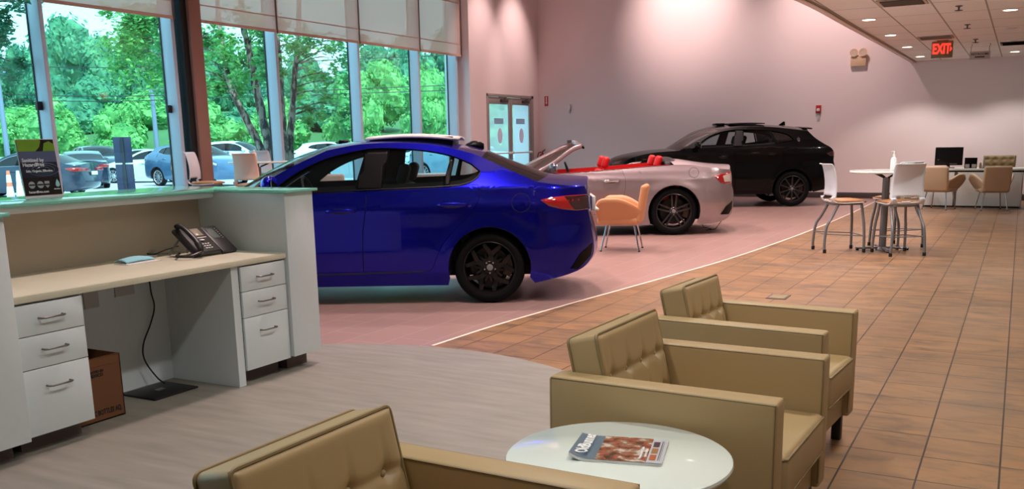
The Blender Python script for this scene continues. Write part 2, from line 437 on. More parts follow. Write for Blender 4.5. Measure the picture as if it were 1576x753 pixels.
for i in range(5, 10):
    y0, y1 = ys[i] + 0.02, ys[i + 1] - 0.022
    if i == 6: y0 = 11.44
    if i == 9: y1 = 19.66
    r = empty('roller_blind', (XG + 0.23, (y0 + y1) / 2, 3.46), 0, blabels[i], 'blind', 'roller blinds along the window wall')
    h = (y1 - y0) / 2
    b = MB(); b.grid([[(0.0, -h, 0.03), (0, h, 0.03)], [(0, -h, 1.8), (0, h, 1.8)]]); b.build('fabric', m_blind, r, ang=0)
    b = MB(); b.lohi((-0.012, -h, 0), (0.012, h, 0.05), 0.006); b.build('hem_bar', m_hem, r)
    for zz, hh in ((0.27, .02), (1.2, .03)):
        b = MB(); b.lohi((0.001, -h, zz), (0.004, h, zz + hh)); b.build('fabric_seam', m_blind, r)
    b = MB(); b.lohi((-0.006, h + .001, -.0), (0.006, h + .041, 1.84)); b.build('gap_cover', m_gcov, r, ang=0)  # added dark strip filling the gap so bright sky stays hidden
    b = MB(); b.cyl((-0.03, -h, 1.82), (-0.03, h, 1.82), 0.04, n=14); b.build('roller_tube', m_white, r)
b = MB(); b.lohi((XG - 0.2, 19.58, 0), (XG + 0.06, 19.70, 5.3)); struct(b.build('trim_4', m_white, ang=0))
# doors ---------------------------------------------------------------------
m_dfr = mat('door_frame_aluminium', (168, 156, 152), 0.4, 0.3)
m_fr1 = glass_mat('frosted_door_glass', (200, 245, 250), 0.04, haze=((205, 240, 250), 0.6))
b = MB()
b.lohi((XL - 0.1, DY0, 0), (XL + 0.015, DY0 + 0.06, DZ), 0.005); b.lohi((XL - 0.1, DY1 - 0.12, 0), (XL + 0.015, DY1, DZ), 0.005); b.lohi((XL - 0.1, DY0, DZ - 0.07), (XL + 0.015, DY1, DZ), 0.005)
struct(b.build('trim_5', m_dfr))
ym = 21.73
m_dec = glass_mat('door_decal_grey', (120, 120, 120), 0.0, haze=((206, 196, 204), 0.9)); m_dec2 = glass_mat('door_decal_pink', (120, 120, 120), 0.0, haze=((244, 212, 216), 0.92))
for i, (y0, y1) in enumerate(((DY0 + 0.07, ym - 0.01), (ym + 0.01, DY1 - 0.13))):
    b = MB(); sw = 0.09
    x0, x1 = XL - 0.06, XL - 0.01
    b.lohi((x0, y0, 0.01), (x1, y0 + sw, DZ - 0.08), 0.004); b.lohi((x0, y1 - sw, 0.01), (x1, y1, DZ - 0.08), 0.004)
    b.lohi((x0, y0 + sw, DZ - 0.25), (x1, y1 - sw, DZ - 0.08), 0.004); b.lohi((x0, y0 + sw, 0.01), (x1, y1 - sw, 0.25), 0.004)
    d = struct(b.build('door_%d' % (i + 1), m_dfr))
    g = MB(); g.face([(XL - 0.035, y0 + sw, 0.25), (XL - 0.035, y1 - sw, 0.25), (XL - 0.035, y1 - sw, DZ - 0.25), (XL - 0.035, y0 + sw, DZ - 0.25)]); g.build('pane', m_fr1, d, ang=0)
    yc = (y0 + y1) / 2
    h = MB(); h.cyl((XL + 0.04, y0 + 0.02, 1.16), (XL + 0.04, y1 - 0.02, 1.16), 0.02, n=12); h.lohi((XL - 0.02, y0 + 0.03, 1.13), (XL + 0.05, y0 + 0.09, 1.19), 0.005); h.lohi((XL - 0.02, y1 - 0.09, 1.13), (XL + 0.05, y1 - 0.03, 1.19), 0.005); h.build('push_bar', m_white, d)
    h = MB(); h.lohi((XL - 0.01, yc + 0.05, DZ - 0.2), (XL + 0.05, yc + 0.4, DZ - 0.13), 0.006); h.tube([(XL + 0.03, yc + 0.2, DZ - 0.12), (XL + 0.2, yc + 0.02, DZ - 0.1), (XL + 0.03, yc - 0.1, DZ - 0.08)], 0.012, 6); h.build('door_closer', m_base, d)
    p = MB(); p.lohi((XL - 0.030, yc - 0.24, 1.90), (XL - 0.027, yc + 0.24, 2.04)); p.build('door_sign', m_dec, d, ang=0)
    p = MB(); p.prism([(0.2 * math.cos(2 * PI * k / 28) * 0.62, 0.19 * math.sin(2 * PI * k / 28)) for k in range(28)], lambda a, c, h: (XL - 0.031 + h, yc - a + 0.05, 1.60 + c), 0, 0.003); p.build('oval_sticker', m_dec2, d, ang=0)
# ================================================================ cars
m_tyre = mat('tyre_rubber', (9, 9, 10), 0.75, spec=.15)
m_rimb = mat('gloss_black_alloy', (5, 5, 6), 0.3, 0.0, coat=0.12, spec=.3)
m_hub = mat('hub_silver', (150, 150, 152), 0.35, 0.5)
m_rimg = mat('graphite_alloy', (66, 62, 62), 0.25, 0.7)
m_rimd = mat('dark_graphite_alloy', (34, 32, 33), 0.25, 0.6)
m_rims = mat('silver_alloy', (200, 205, 212), 0.3, 0.8)
m_disc = mat('brake_disc_steel', (14, 14, 14), 0.4, 0.4)
m_cal = mat('brake_caliper_bronze', (52, 28, 18), 0.5)
m_trimb = mat('gloss_black_trim', (4, 4, 5), 0.35, spec=.12)
m_dark = mat('dark_underbody', (9, 9, 10), 0.8)
m_chrome = mat('chrome', (225, 225, 228), 0.12, 1.0)
m_interior = mat('black_leather', (20, 19, 20), 0.55)
m_redl = mat('red_leather', (200, 18, 22), 0.5)
m_redt = mat('tan_red_trim', (150, 70, 58), 0.6)
m_mirs = paint('mirror_grey', (70, 72, 84), .4, .25)
m_lamp = mat('red_tail_lamp', (150, 14, 16), 0.12, coat=1.0)
m_lampd = mat('smoked_tail_lamp', (52, 16, 16), 0.12, coat=1.0)
m_lampc = mat('clear_lamp_lens', (196, 180, 170), 0.15, coat=1.0)
m_cglass = glass_mat('car_window_glass', (222, 232, 232), 0.01)
m_cglassd = glass_mat('tinted_car_glass', (120, 128, 130), 0.03)
m_cglassk = glass_mat('dark_tinted_car_glass', (46, 50, 52), 0.04)
m_cover = mat('grey_panel', (214, 206, 200), 0.4)

def wheel(parent, x, y, side, R, rim, style, wmat, wdt=0.235):
    """wheel with its axle at (x, y, R); the outer face looks towards side * y"""
    z = R; w = wdt / 2; s = side
    W = bpy.data.objects.new('wheel', None); COL.objects.link(W); W.parent = parent; W.location = (x, y, z)
    b = MB()
    prof = [(rim * 0.99, -w * 0.9), (rim + 0.02, -w), (R - 0.035, -w), (R - 0.012, -w * 0.85), (R, -w * 0.6), (R, w * 0.6), (R - 0.012, w * 0.85), (R - 0.035, w), (rim + 0.02, w), (rim * 0.99, w * 0.9)]
    b.lathe(prof, 44, axis='y'); b.build('tyre', m_tyre, W, fixn=True)
    b = MB(); o = w * s
    b.lathe([(rim * 1.0, o * 0.92), (rim * 0.955, o * 0.96), (rim * 0.93, o * 0.8), (rim * 0.88, 0), (rim * 0.9, -o * 0.9), (rim, -o * 0.95)], 40, axis='y')
    b.lathe([(0.0, o * 0.78), (0.055, o * 0.78), (0.07, o * 0.66), (0.07, 0)], 24, axis='y')
    def spoke(a0, r0, a1, r1, w0, w1, d0, d1, th=0.03):
        p0 = Vector((r0 * math.cos(a0), d0, r0 * math.sin(a0))); p1 = Vector((r1 * math.cos(a1), d1, r1 * math.sin(a1)))
        t = (p1 - p0); t.y = 0; t.normalize(); n = Vector((-t.z, 0, t.x)); rows = []
        for p, ww in ((p0, w0), ((p0 + p1) / 2 + Vector((0, o * 0.06, 0)), (w0 + w1) / 2), (p1, w1)):
            rows.append([p + n * ww - Vector((0, s * th, 0)), p + n * ww * 0.8, p - n * ww * 0.8, p - n * ww - Vector((0, s * th, 0))])
        b.grid(rows, cu=True)
    if style == 'fork':
        for k in range(5):
            a = PI / 2 + 2 * PI * k / 5 + 0.12
            spoke(a, 0.04, a, rim * 0.56, 0.036, 0.026, o * 0.72, o * 0.74)
            for d in (-1, 1):
                spoke(a, rim * 0.5, a + d * 0.36, rim * 0.92, 0.028, 0.02, o * 0.74, o * 0.82)
                spoke(a + d * PI / 5, 0.05, a + d * 0.4, rim * 0.56, 0.02, 0.012, o * 0.66, o * 0.62)
    elif style == 'twin':
        for k in range(5):
            a = PI / 2 + 2 * PI * k / 5
            for d in (-1, 1): spoke(a + d * 0.42, 0.055, a + d * 0.15, rim * 0.93, 0.02, 0.013, o * 0.7, o * 0.84)
    else:
        for k in range(10):
            a = PI / 2 + 2 * PI * k / 10
            spoke(a, 0.045, a, rim * 0.93, 0.022, 0.017, o * 0.7, o * 0.84)
    b.build('rim', wmat, W, ang=35, fixn=True)
    b = MB(); b.lathe([(0.0, 0.012 * s), (rim * 0.74, 0.012 * s), (rim * 0.74, -0.012 * s), (0.0, -0.012 * s)], 32, axis='y'); b.build('brake_disc', m_disc, W, fixn=True)
    b = MB()
    b.prism(arc(0, 0, rim * 0.86, -28, 30, 6) + arc(0, 0, rim * 0.56, 30, -28, 6), lambda p, q, h: (-p, h, q), -0.03 + 0.03 * s, 0.03 + 0.03 * s); b.build('brake_caliper', m_cal, W, fixn=True)
    b = MB(); b.lathe([(0.0, o * 0.81), (0.027, o * 0.81), (0.031, o * 0.77)], 20, axis='y')
    b.lohi((-0.004, min(o * .79, o * .84), -0.02), (0.004, max(o * .79, o * .84), 0.02)); b.lohi((-0.02, min(o * .79, o * .84), -0.004), (0.02, max(o * .79, o * .84), 0.004))
    for k in range(5):
        a = PI / 2 + 2 * PI * (k + .5) / 5; c = (0.052 * math.cos(a), 0.052 * math.sin(a)); b.cyl((c[0], o * 0.7, c[1]), (c[0], o * 0.8, c[1]), 0.008, n=8)
    b.build('hub_cap', m_hub, W, fixn=True)
    return W

def car_seat(parent, x, y, m, zs=0.36, tall=0.62, m2=None, w=0.5):
    s = bpy.data.objects.new('seat', None); COL.objects.link(s); s.parent = parent; s.location = (x, y, zs)
    b = MB(); b.box((0.08, 0, 0.08), (0.52, w, 0.18), 0.05, 3); b.box((0.1, w * .43, 0.15), (0.44, 0.09, 0.1), 0.04, 3); b.box((0.1, -w * .43, 0.15), (0.44, 0.09, 0.1), 0.04, 3); b.build('cushion', m, s)
    R = Matrix.Rotation(math.radians(-17), 3, 'Y')
    b = MB(); c = Vector((-0.2, 0, 0.12)) + R @ Vector((0, 0, tall / 2))
    b.box(c, (0.13, w * .96, tall), 0.055, 3, R)
    for d in (-1, 1): b.box(c + R @ Vector((0.05, d * w * .42, -0.02)), (0.12, 0.1, tall * .82), 0.045, 3, R)
    b.build('backrest', m, s)
    h = Vector((-0.2, 0, 0.12)) + R @ Vector((0.02, 0, tall + 0.12))
    b = MB(); b.box(h, (0.10, 0.25, 0.19), 0.045, 4, R); b.build('headrest', m2 or m, s)
    for d in (-.05, .05):
        b = MB(); b.cyl(h + R @ Vector((0, d, -0.18)), h + R @ Vector((0, d, -0.06)), 0.006, n=8); b.build('headrest_post', m_chrome, s)
    return s

def mirror_part(parent, x, y, z, side, m):
    o = bpy.data.objects.new('door_mirror', None); COL.objects.link(o); o.parent = parent; o.location = (x, y, z)
    b = MB(); b.ball((0, side * 0.13, 0.07), (0.075, 0.125, 0.08), 18, 12)
    for v in b.bm.verts:
        if v.co.x < -0.03: v.co.x = -0.03 + (v.co.x + 0.03) * 0.12
    b.build('mirror_shell', m, o)
    b = MB(); b.tube([(0.0, -side * 0.02, 0), (0.0, side * 0.1, 0.04)], (0.03, 0.018), 10); b.build('mirror_arm', m_trimb, o)
    b = MB(); b.prism(rrect(0.2, 0.12, 0.04), lambda p, q, h: (-0.04 + h, side * 0.13 + p, 0.07 + q), -0.004, 0); b.build('mirror_glass', m_chrome, o, ang=0)
    return o

def build_car(D, loc, rz, name, label, cat, group=None, paint_m=None, detail=True, glass=None, sides=(1, -1)):
    root = empty(name, loc, rz, label, cat, group)
    Y = D['Y']; pm = paint_m; step = D.get('step', 0.1); wb = D['wb']; R = D['R']; Ra = D['Ra']
    sec = D['sec']
    # upper contour of the flank, front to rear
    U = []
    for nm, E, C in sec:
        if nm == 'front_bumper' or nm == 'rear_bumper': continue
        e = cr(E, 4)
        U += e if not U else e[1:]
    fb = [s for s in sec if s[0] == 'front_bumper'][0]; rb = [s for s in sec if s[0] == 'rear_bumper'][0]
    fE = cr(fb[1], 3); rE = cr(rb[1], 3)
    zs = D['sill_z']; zr = rE[-1][1]; xr = D.get('rear_lip', -Ra - 0.02)
    a = math.degrees(math.asin((D['arch_z'] - R) / Ra)) if abs(D['arch_z'] - R) < Ra else -60
    bottom = [rE[-1], (xr - 0.0, D['arch_z'])] + [(-p, q) for p, q in arc(0, R, Ra, a, 180 - a, 16)][0:0]
    rear_arch = arc(0, R, Ra, 180 - a, a, 18); front_arch = [(p + wb, q) for p, q in arc(0, R, Ra, 180 - a, a, 18)]
    out = U + rE[1:] + rear_arch + [(Ra * math.cos(math.radians(a)) + 0.02, zs), (wb - Ra * math.cos(math.radians(a)) - 0.02, zs)] + front_arch + fE[:-1]
    doors = D['doors']; dlo = D.get('dlo')
    for s in sides:
        holes = []
        if dlo: holes.append(dlo)
        dh = D['door_hole']
        b = MB(); b.panel(out, holes + [dh], Y, step, s); b.build('body_side', pm, root, 30)
        b = MB(); b.panel(out, holes, Y, step * 2, s, -0.022); b.build('inner_panel', D.get('inner_mat', m_dark), root, 30)
        for nm, poly in doors:
            b = MB(); b.panel(inset(poly, 0.0035), (), Y, step, s); d = b.build(nm, pm, root, 30)
            hs = [h for h in D['handles'] if h[0] == nm]
            for (_, hx, hz, hl) in hs:
                y0 = Y(hx, hz)
                b = MB()
                pts = [(hx - hl / 2, s * (y0 - 0.005), hz), (hx - hl * .36, s * (y0 + 0.032), hz + 0.004), (hx, s * (y0 + 0.042), hz + 0.006), (hx + hl * .36, s * (y0 + 0.032), hz + 0.004), (hx + hl / 2, s * (y0 - 0.005), hz)]
                b.tube(cr(pts, 4), (0.011, 0.017), 10, flat=(0, 1, 0)); b.build('door_handle', D.get('handle_mat', pm), d)
                b = MB(); b.panel([(hx + (p) * hl * .42, hz + q * 0.026) for p, q in arc(0, 0, 1, 0, 345, 20)], (), Y, 0.06, s, 0.0012); b.build('handle_recess', m_dark, d)
        if dlo:
            gl = glass or m_cglass
            for nm, poly, gm in D['glass']:
                b = MB(); b.panel(inset(poly, 0.004), (), Y, step, s, -0.012); b.build(nm, gm or gl, root, 30)
            b = MB(); b.panel([p for p in dlo], [inset(dlo, D.get('frame_w', .04))], Y, step, s, -.035); b.build('inner_window_frame', m_dark, root, 30)
            for nm, poly in D['pillars']:
                b = MB(); b.panel(poly, (), Y, step, s, 0.001); b.build(nm, m_trimb, root, 30, solid=0.03)
            if detail:
                b = MB(); P = dlo
                b.tube([(p, s * (Y(p, q) + 0.001), q) for p, q in P], (0.009, 0.006), 6, closed=True); b.build('window_trim', D.get('trim_mat', m_trimb), root)
        for nm, poly, mm in D['lamps']:
            b = MB(); b.panel(poly, (), Y, 0.06, s, 0.006); b.build(nm, mm, root, 30, solid=0.02)
        if detail and D.get('fuel') and s == D.get('fuel_side', 1):
            fx, fz, fr = D['fuel']; b = MB(); b.tube([(p, s * (Y(p, q) + 0.0003), q) for p, q in arc(fx, fz, fr, 0, 348, 30)], 0.0025, 6, closed=True); b.build('fuel_flap', m_dark, root)
        # wheel wells
        for x0 in (0, wb):
            b = MB(); ar = arc(x0, R, Ra - 0.005, 190, -10, 18)
            b.grid([[(p, s * (Y(p, q) - .002 if q0 else 0.55), q) for p, q in ar] for q0 in (0, 1)]); b.face([(p, s * 0.56, q) for p, q in ar]); b.build('wheel_liner', m_dark, root)
            wheel(root, x0, s * (D['wy'] - 0.118), s, R, D['rim'], D['style'], D.get('wheel_mat', m_rimb))
    # panels across the top, bonnet to tail
    n = D.get('nx', 9)
    for nm, E, C in sec:
        if nm == 'open': continue
        e, c = cr(E, 4), cr(C, 4); rows = []
        for (ex, ez), (cx, cz) in zip(e, c):
            ye = Y(ex, ez); row = []
            for k in range(2 * n + 1):
                u = k / n - 1; t = 1 - abs(u); f = 1 - (1 - t) ** D.get('crown', 2.3)
                row.append((ex + (cx - ex) * f, ye * -u, ez + (cz - ez) * f))
            rows.append(row)
        g = MB(); g.grid(rows)
        mm = pm
        if nm == 'windscreen': mm = D.get('ws_mat', m_cglass)
        if nm == 'rear_window': mm = D.get('rw_mat', m_cglassd)
        if nm == 'roof' and D.get('roof_mat'): mm = D['roof_mat']
        o = g.build(nm, mm, root, 30)
        o.data.flip_normals() if o.data.polygons[0].normal.z < -0.5 else None
        if nm == 'roof':
            g = MB(); g.grid([[(p[0], p[1] * .93, p[2] - .05) for p in r] for r in rows]); g.build('headliner', m_dark, root, 30)
    # floor pan / cabin tub
    b = MB(); b.lohi((-0.75, -0.55, zs + 0.05), (wb + 0.6, 0.55, zs + 0.22)); b.lohi((Ra + 0.05, -D['wy'] + 0.09, zs + 0.02), (wb - Ra - 0.05, D['wy'] - 0.09, zs + 0.16)); b.build('floor_pan', m_dark, root, ang=0)
    tub = D.get('tub_mat', m_interior); zt = D['tub_z']; x0, x1 = D['tub_x']
    b = MB(); b.lohi((x1 - 0.35, -D['wy'] + 0.16, zs + 0.35), (x1, D['wy'] - 0.16, zt), 0.06, 3); b.build('dashboard', m_interior, root)
    b = MB(); b.lohi((x0 - 0.05, -D['wy'] + 0.2, zs + 0.2), (x0 + 0.02, D['wy'] - 0.2, zt - 0.12)); b.build('rear_bulkhead', tub, root, ang=0)
    b = MB(); c = (x1 - 0.5, 0.36, zt - 0.02)
    pts = []
    for k in range(24):
        a2 = 2 * PI * k / 24; pts.append((c[0] + 0.06 * math.sin(a2), c[1] + 0.18 * math.cos(a2), c[2] + 0.17 * math.sin(a2)))
    b.tube(pts, 0.014, 8, closed=True); b.cyl(c, (c[0] + 0.2, c[1], c[2] - 0.06), 0.03, n=10); b.box(c, (0.03, 0.3, 0.04), 0.01); b.build('steering_wheel', m_interior, root)
    for (sx, sy) in D['seats']: car_seat(root, sx, sy, D.get('seat_mat', m_interior), D.get('seat_z', 0.36), D.get('seat_h', 0.6), D.get('head_mat'))
    mx, mz = D['mirror']
    for s in sides: mirror_part(root, mx, s * (Y(mx, mz) - 0.0), mz, s, D.get('mirror_mat', pm))
    return root

def ytab(tab, zb, wbelt, tumble, rear, front, wb, R, Ra, flare=0.015, rt=0.5, ft=0.26, rear_in=0.07, rp=3.0):
    def Y(x, z):
        y = lerp_tab(tab, z) if z <= zb else wbelt - tumble * (z - zb)
        if z > zb and x < 0.5: y -= rear_in * (0.5 - x) * min(1, (z - zb) / 0.15)
        if x < rear: y *= 1 - rt * ((rear - x) / 0.7) ** rp
        if x > front: y *= 1 - ft * ((x - front) / 0.65) ** 2
        for x0 in (0, wb):
            d = math.hypot(x - x0, z - R)
            if z < zb: y += flare * math.exp(-((d - Ra) / 0.09) ** 2)
        return y
    return Y
# ---- blue saloon ---------------------------------------------------------
dloG = cr([(1.95, 1.05), (1.62, 1.055), (1.11, 1.07), (0.4, 1.09), (0.2, 1.113), (0.1, 1.165), (0.075, 1.215)], 4) + cr([(0.16, 1.285), (0.35, 1.362), (0.62, 1.415), (0.94, 1.437), (1.14, 1.43), (1.42, 1.375), (1.6, 1.315), (1.78, 1.225), (1.93, 1.12)], 4)
fdG = [(1.125, 1.058), (1.13, 0.9), (1.165, 0.69), (1.18, 0.31), (2.26, 0.31), (2.33, 0.5), (2.3, 0.8), (2.17, 1.03), (1.62, 1.047)]
rdG = [(1.125, 1.058), (1.13, 0.9), (1.165, 0.69), (1.18, 0.31), (0.56, 0.31)] + cr([(0.53, 0.34), (0.43, 0.56), (0.28, 0.72), (0.14, 0.87), (0.08, 0.99), (0.095, 1.1)], 4) + [(0.2, 1.1), (0.4, 1.078)]
dhG = [(2.17, 1.03), (2.3, 0.8), (2.33, 0.5), (2.26, 0.31), (0.56, 0.31)] + cr([(0.53, 0.34), (0.43, 0.56), (0.28, 0.72), (0.14, 0.87), (0.08, 0.99), (0.095, 1.1)], 4) + [(0.2, 1.1), (0.4, 1.078), (1.125, 1.058), (1.62, 1.047)]
Rg, Rag = 0.333, 0.385
GIU = dict(
    wb=2.82, R=Rg, Ra=Rag, rim=0.247, style='fork', wheel_mat=m_rimd, wy=0.885, sill_z=0.17, arch_z=0.24, tub_x=(0.25, 2.25), tub_z=1.03, doors=[('front_door', fdG), ('rear_door', rdG)], door_hole=dhG, dlo=dloG,
    Y=ytab([(.15, .84), (.3, .885), (.5, .905), (.72, .900), (.86, .905), (.93, .897), (1.0, .868), (1.06, .85)], 1.06, .85, .5, -0.35, 3.0, 2.82, Rg, Rag),
    sec=[('front_bumper', [(3.35, .2), (3.52, .45), (3.45, .68)], [(3.62, .2), (3.8, .45), (3.72, .70)]),
         ('bonnet', [(3.45, .68), (3.1, .84), (2.7, .95), (2.3, 1.02)], [(3.72, .70), (3.3, .88), (2.85, 1.0), (2.48, 1.07)]),
         ('windscreen', [(2.3, 1.02), (2.05, 1.165), (1.8, 1.30), (1.5, 1.432)], [(2.48, 1.07), (2.2, 1.235), (1.9, 1.375), (1.55, 1.485)]),
         ('roof', [(1.5, 1.432), (1.2, 1.482), (.85, 1.49), (.5, 1.464), (.2, 1.395), (.06, 1.345)], [(1.55, 1.485), (1.2, 1.522), (.8, 1.522), (.45, 1.492), (.15, 1.435), (.02, 1.40)]),
         ('rear_window', [(.06, 1.345), (-.2, 1.225), (-.45, 1.115)], [(.02, 1.40), (-.3, 1.265), (-.58, 1.16)]),
         ('boot_lid', [(-.45, 1.115), (-.65, 1.085), (-.90, 1.06)], [(-.58, 1.16), (-.75, 1.14), (-.97, 1.125)]),
         ('rear_bumper', [(-.90, 1.06), (-.93, .98), (-.935, .84), (-.975, .64), (-1.0, .46), (-.96, .36), (-.82, .27), (-.42, .18)], [(-.97, 1.125), (-.985, 1.0), (-1.0, .84), (-1.05, .64), (-1.07, .46), (-1.02, .34), (-.9, .25), (-.6, .18)])],
    handles=[('front_door', 1.36, 0.88, 0.27), ('rear_door', 0.33, 0.92, 0.27)],
    pillars=[('door_pillar', [(1.24, 1.065), (1.14, 1.43), (0.92, 1.437), (0.985, 1.072)]), ('window_divider', [(0.425, 1.088), (0.345, 1.36), (0.31, 1.345), (0.365, 1.093)])],
    glass=[('front_side_window', clip_poly(dloG, (1.24, 1.065), (1.14, 1.43), -1), None), ('rear_side_window', clip_poly(clip_poly(dloG, (.985, 1.072), (.92, 1.437), 1), (.425, 1.088), (.345, 1.36), -1), None), ('quarter_window', clip_poly(dloG, (.365, 1.093), (.31, 1.345), 1), None)],
    lamps=[('tail_light', [(-.48, .955), (-.58, .975), (-.72, .985), (-.925, .985), (-.93, .845), (-.8, .845), (-.69, .862), (-.56, .895)], m_lamp), ('head_light', [(3.42, .66), (3.2, .72), (3.05, .76), (3.1, .68), (3.4, .60)], m_lampc)],
    fuel=(-.30, .93, .085), seats=[(1.22, .38), (1.22, -.38), (.42, .36), (.42, -.36)], seat_z=0.38, seat_h=0.6, mirror=(1.98, 1.07), step=0.05)
TH = math.radians(28.0)
def car_frame(px, py, half):
    g = at(px, py); n = Vector((math.sin(TH), -math.cos(TH), 0)); o = g - n * half
    return o, TH + PI
m_blue = mat('deep_blue_metallic_paint', (3, 3, 160), 0.22, 0.88, coat=0.6)
m_silver = mat('satin_silver_rose_paint', (164, 148, 150), 0.32, 0.65, coat=0.8)
m_blk = mat('black_paint', (2, 2, 3), 0.25, 0.0, coat=0.35, spec=.1)
o, rz = car_frame(755, 467, 0.90)
giu = build_car(GIU, (o.x, o.y, 0), rz, 'blue_saloon_car', 'glossy deep blue four-door saloon with black wheels, behind the reception desk', 'car', None, m_blue)
b = MB()
b.grid([[(1.18 - .9 * i / 10, -.43 + .86 * j / 8, 1.555 + 0.028 * math.sin(PI * i / 10) - 0.014 * (i / 10) - 0.02 * abs(j / 4 - 1) ** 2) for j in range(9)] for i in range(11)])
b.build('sunroof_panel', m_cover, giu, 30, solid=0.022)  # reflected white put into the colour of a black glass panel
b = MB(); b.lohi((0.34, -.42, 1.46), (1.14, .42, 1.54), 0.01); b.build('sunroof_frame', m_trimb, giu)
b = MB(); b.grid([[(0.27 - .21 * i / 6 + j * 0, (j - 3) / 3 * 0.045 * (0.5 + .5 * math.sin(PI * (i + 1) / 8)), 1.425 - 0.02 * i / 6 + 0.085 * math.sin(PI * min(1, (i + .3) / 8.2)) ** .8 * (1 - (abs(j - 3) / 3) ** 2)) for j in range(7)] for i in range(7)])
b.build('roof_antenna', m_trimb, giu, 50, solid=0.01)
Yg = GIU['Y']
b = MB(); b.panel([(-.70, .98), (-.925, .98), (-.93, .85), (-.80, .85)], (), Yg, 0.05, 1, 0.008); b.build('tail_light_smoked_end', m_lampd, giu, 30)
b = MB(); b.lohi((-1.07, -.28, .80), (-1.005, .26, .82), 0.004); b.lohi((-1.035, -.26, .80), (-1.0, .26, .94), 0.005); b.build('licence_plate_holder', m_cover, giu)
b = MB(); b.panel([(-.965, .40), (-.985, .52), (-.86, .44), (-.76, .30), (-.83, .29)], (), Yg, 0.06, 1, 0.006); b.build('bumper_vent', m_trimb, giu, 30)
b = MB(); b.tube([(x, Yg(x, z) + 0.003, z) for x, z in ((2.3, .30), (1.5, .29), (.6, .31))], (0.006, 0.006), 6); b.build('sill_crease', m_dark, giu)
b = MB(); b.box((1.46, 0, 1.50), (0.1, 0.16, 0.05), 0.02, 3); b.build('roof_sensor', m_trimb, giu)

# ---- silver convertible ----------------------------------------------------
Rs, Ras = 0.365, 0.405
fdS = [(0.80, 1.012), (0.755, 0.88), (0.755, 0.73), (0.80, 0.55), (0.86, 0.34), (2.12, 0.32), (2.2, 0.6), (2.1, 0.94), (1.8, 0.955), (1.4, 0.985)]
GRC = dict(
    wb=2.94, R=Rs, Ra=Ras, rim=0.275, style='twin', wheel_mat=m_rimg, wy=0.925, sill_z=0.16, arch_z=0.19, tub_x=(-.05, 2.1), tub_z=0.98, doors=[('door', fdS)], door_hole=fdS,
    Y=ytab([(.14, .86), (.3, .915), (.5, .945), (.7, .948), (.85, .93), (.97, .885), (1.08, .83), (1.2, .75)], 1.5, .7, .4, -0.35, 3.1, 2.94, Rs, Ras, flare=0.02),
    sec=[('front_bumper', [(3.4, .2), (3.6, .45), (3.5, .68)], [(3.75, .2), (3.9, .45), (3.8, .68)]),
         ('bonnet', [(3.5, .68), (3.1, .84), (2.6, .94), (2.15, .97)], [(3.8, .68), (3.3, .9), (2.8, 1.02), (2.38, 1.06)]),
         ('open', [(2.15, .97), (1.8, .97), (1.4, .995), (0.98, 1.02), (.45, 1.055), (.0, 1.075)], [(2.38, 1.06), (1.8, .97), (1.4, .99), (0.98, 1.01), (.45, 1.05), (.0, 1.14)]),
         ('tonneau', [(.0, 1.075), (-.15, 1.073), (-.28, 1.065)], [(.02, 1.145), (-.15, 1.15), (-.32, 1.125)]),
         ('boot_lid', [(-.28, 1.065), (-.6, 1.02), (-.89, .985)], [(-.32, 1.125), (-.65, 1.075), (-.99, 1.05)]),
         ('rear_bumper', [(-.89, .985), (-.935, .9), (-.94, .75), (-.975, .64), (-.98, .38), (-.93, .27), (-.77, .19), (-.43, .15)], [(-.99, 1.05), (-1.0, .92), (-1.0, .76), (-1.06, .64), (-1.06, .38), (-1.0, .27), (-.85, .19), (-.6, .15)])],
    handles=[('door', 0.97, 0.845, 0.25)], pillars=[], glass=[], handle_mat=m_chrome,
    lamps=[('tail_light', [(-.62, .895), (-.72, .92), (-.925, .955), (-.935, .77), (-.8, .765), (-.71, .80)], m_lamp), ('head_light', [(3.46, .66), (3.2, .74), (3.0, .78), (3.1, .70), (3.45, .58)], m_lampc)],
    fuel=(-.30, .955, .075), seats=[(1.40, .40), (1.40, -.40), (.56, .38), (.56, -.38)], seat_mat=m_redl, seat_z=0.34, seat_h=0.56, mirror=(1.86, 1.0), tub_mat=m_redl, step=0.055, mirror_mat=m_mirs)
o, rz = car_frame(1037, 362, 0.94)
grc = build_car(GRC, (o.x, o.y, 0), rz, 'silver_convertible_car', 'silver open-top convertible with red leather seats and black twin-spoke wheels', 'car', None, m_silver)
Ys = GRC['Y']
# windscreen with its frame
b = MB(); eA = cr([(2.12, .985), (1.85, 1.13), (1.58, 1.32), (1.42, 1.38)], 5); eC = cr([(2.36, 1.06), (2.05, 1.22), (1.70, 1.39), (1.5, 1.445)], 5)
rows = []
for i, ((ex, ez), (cx, cz)) in enumerate(zip(eA, eC)):
    ye = 0.77 - 0.17 * i / (len(eA) - 1)
    rows.append([(ex + (cx - ex) * (1 - (1 - (1 - abs(k / 8 - 1))) ** 2.3), ye * (1 - k / 8), ez + (cz - ez) * (1 - (1 - (1 - abs(k / 8 - 1))) ** 2.3)) for k in range(17)])
b.grid(rows); ws = b.build('windscreen', m_cglassd, grc, 30)
for s in (1, -1):
    b = MB(); b.tube([(x, s * (0.785 - 0.17 * i / (len(eA) - 1)), z) for i, (x, z) in enumerate(eA)], (0.035, 0.026), 8, flat=(1, 0, 1)); b.build('windscreen_pillar', m_silver, grc)
b = MB(); b.tube([(p[0] - 0.01, p[1], p[2] + 0.005) for p in rows[-1]], (0.045, 0.028), 8, flat=(1, 0, 0.4)); b.build('windscreen_header', m_silver, grc)
b = MB(); b.tube([(p[0] - 0.035, p[1] * .98, p[2] - 0.02) for p in rows[-1]], (0.03, 0.02), 8); b.build('header_seal', m_trimb, grc)
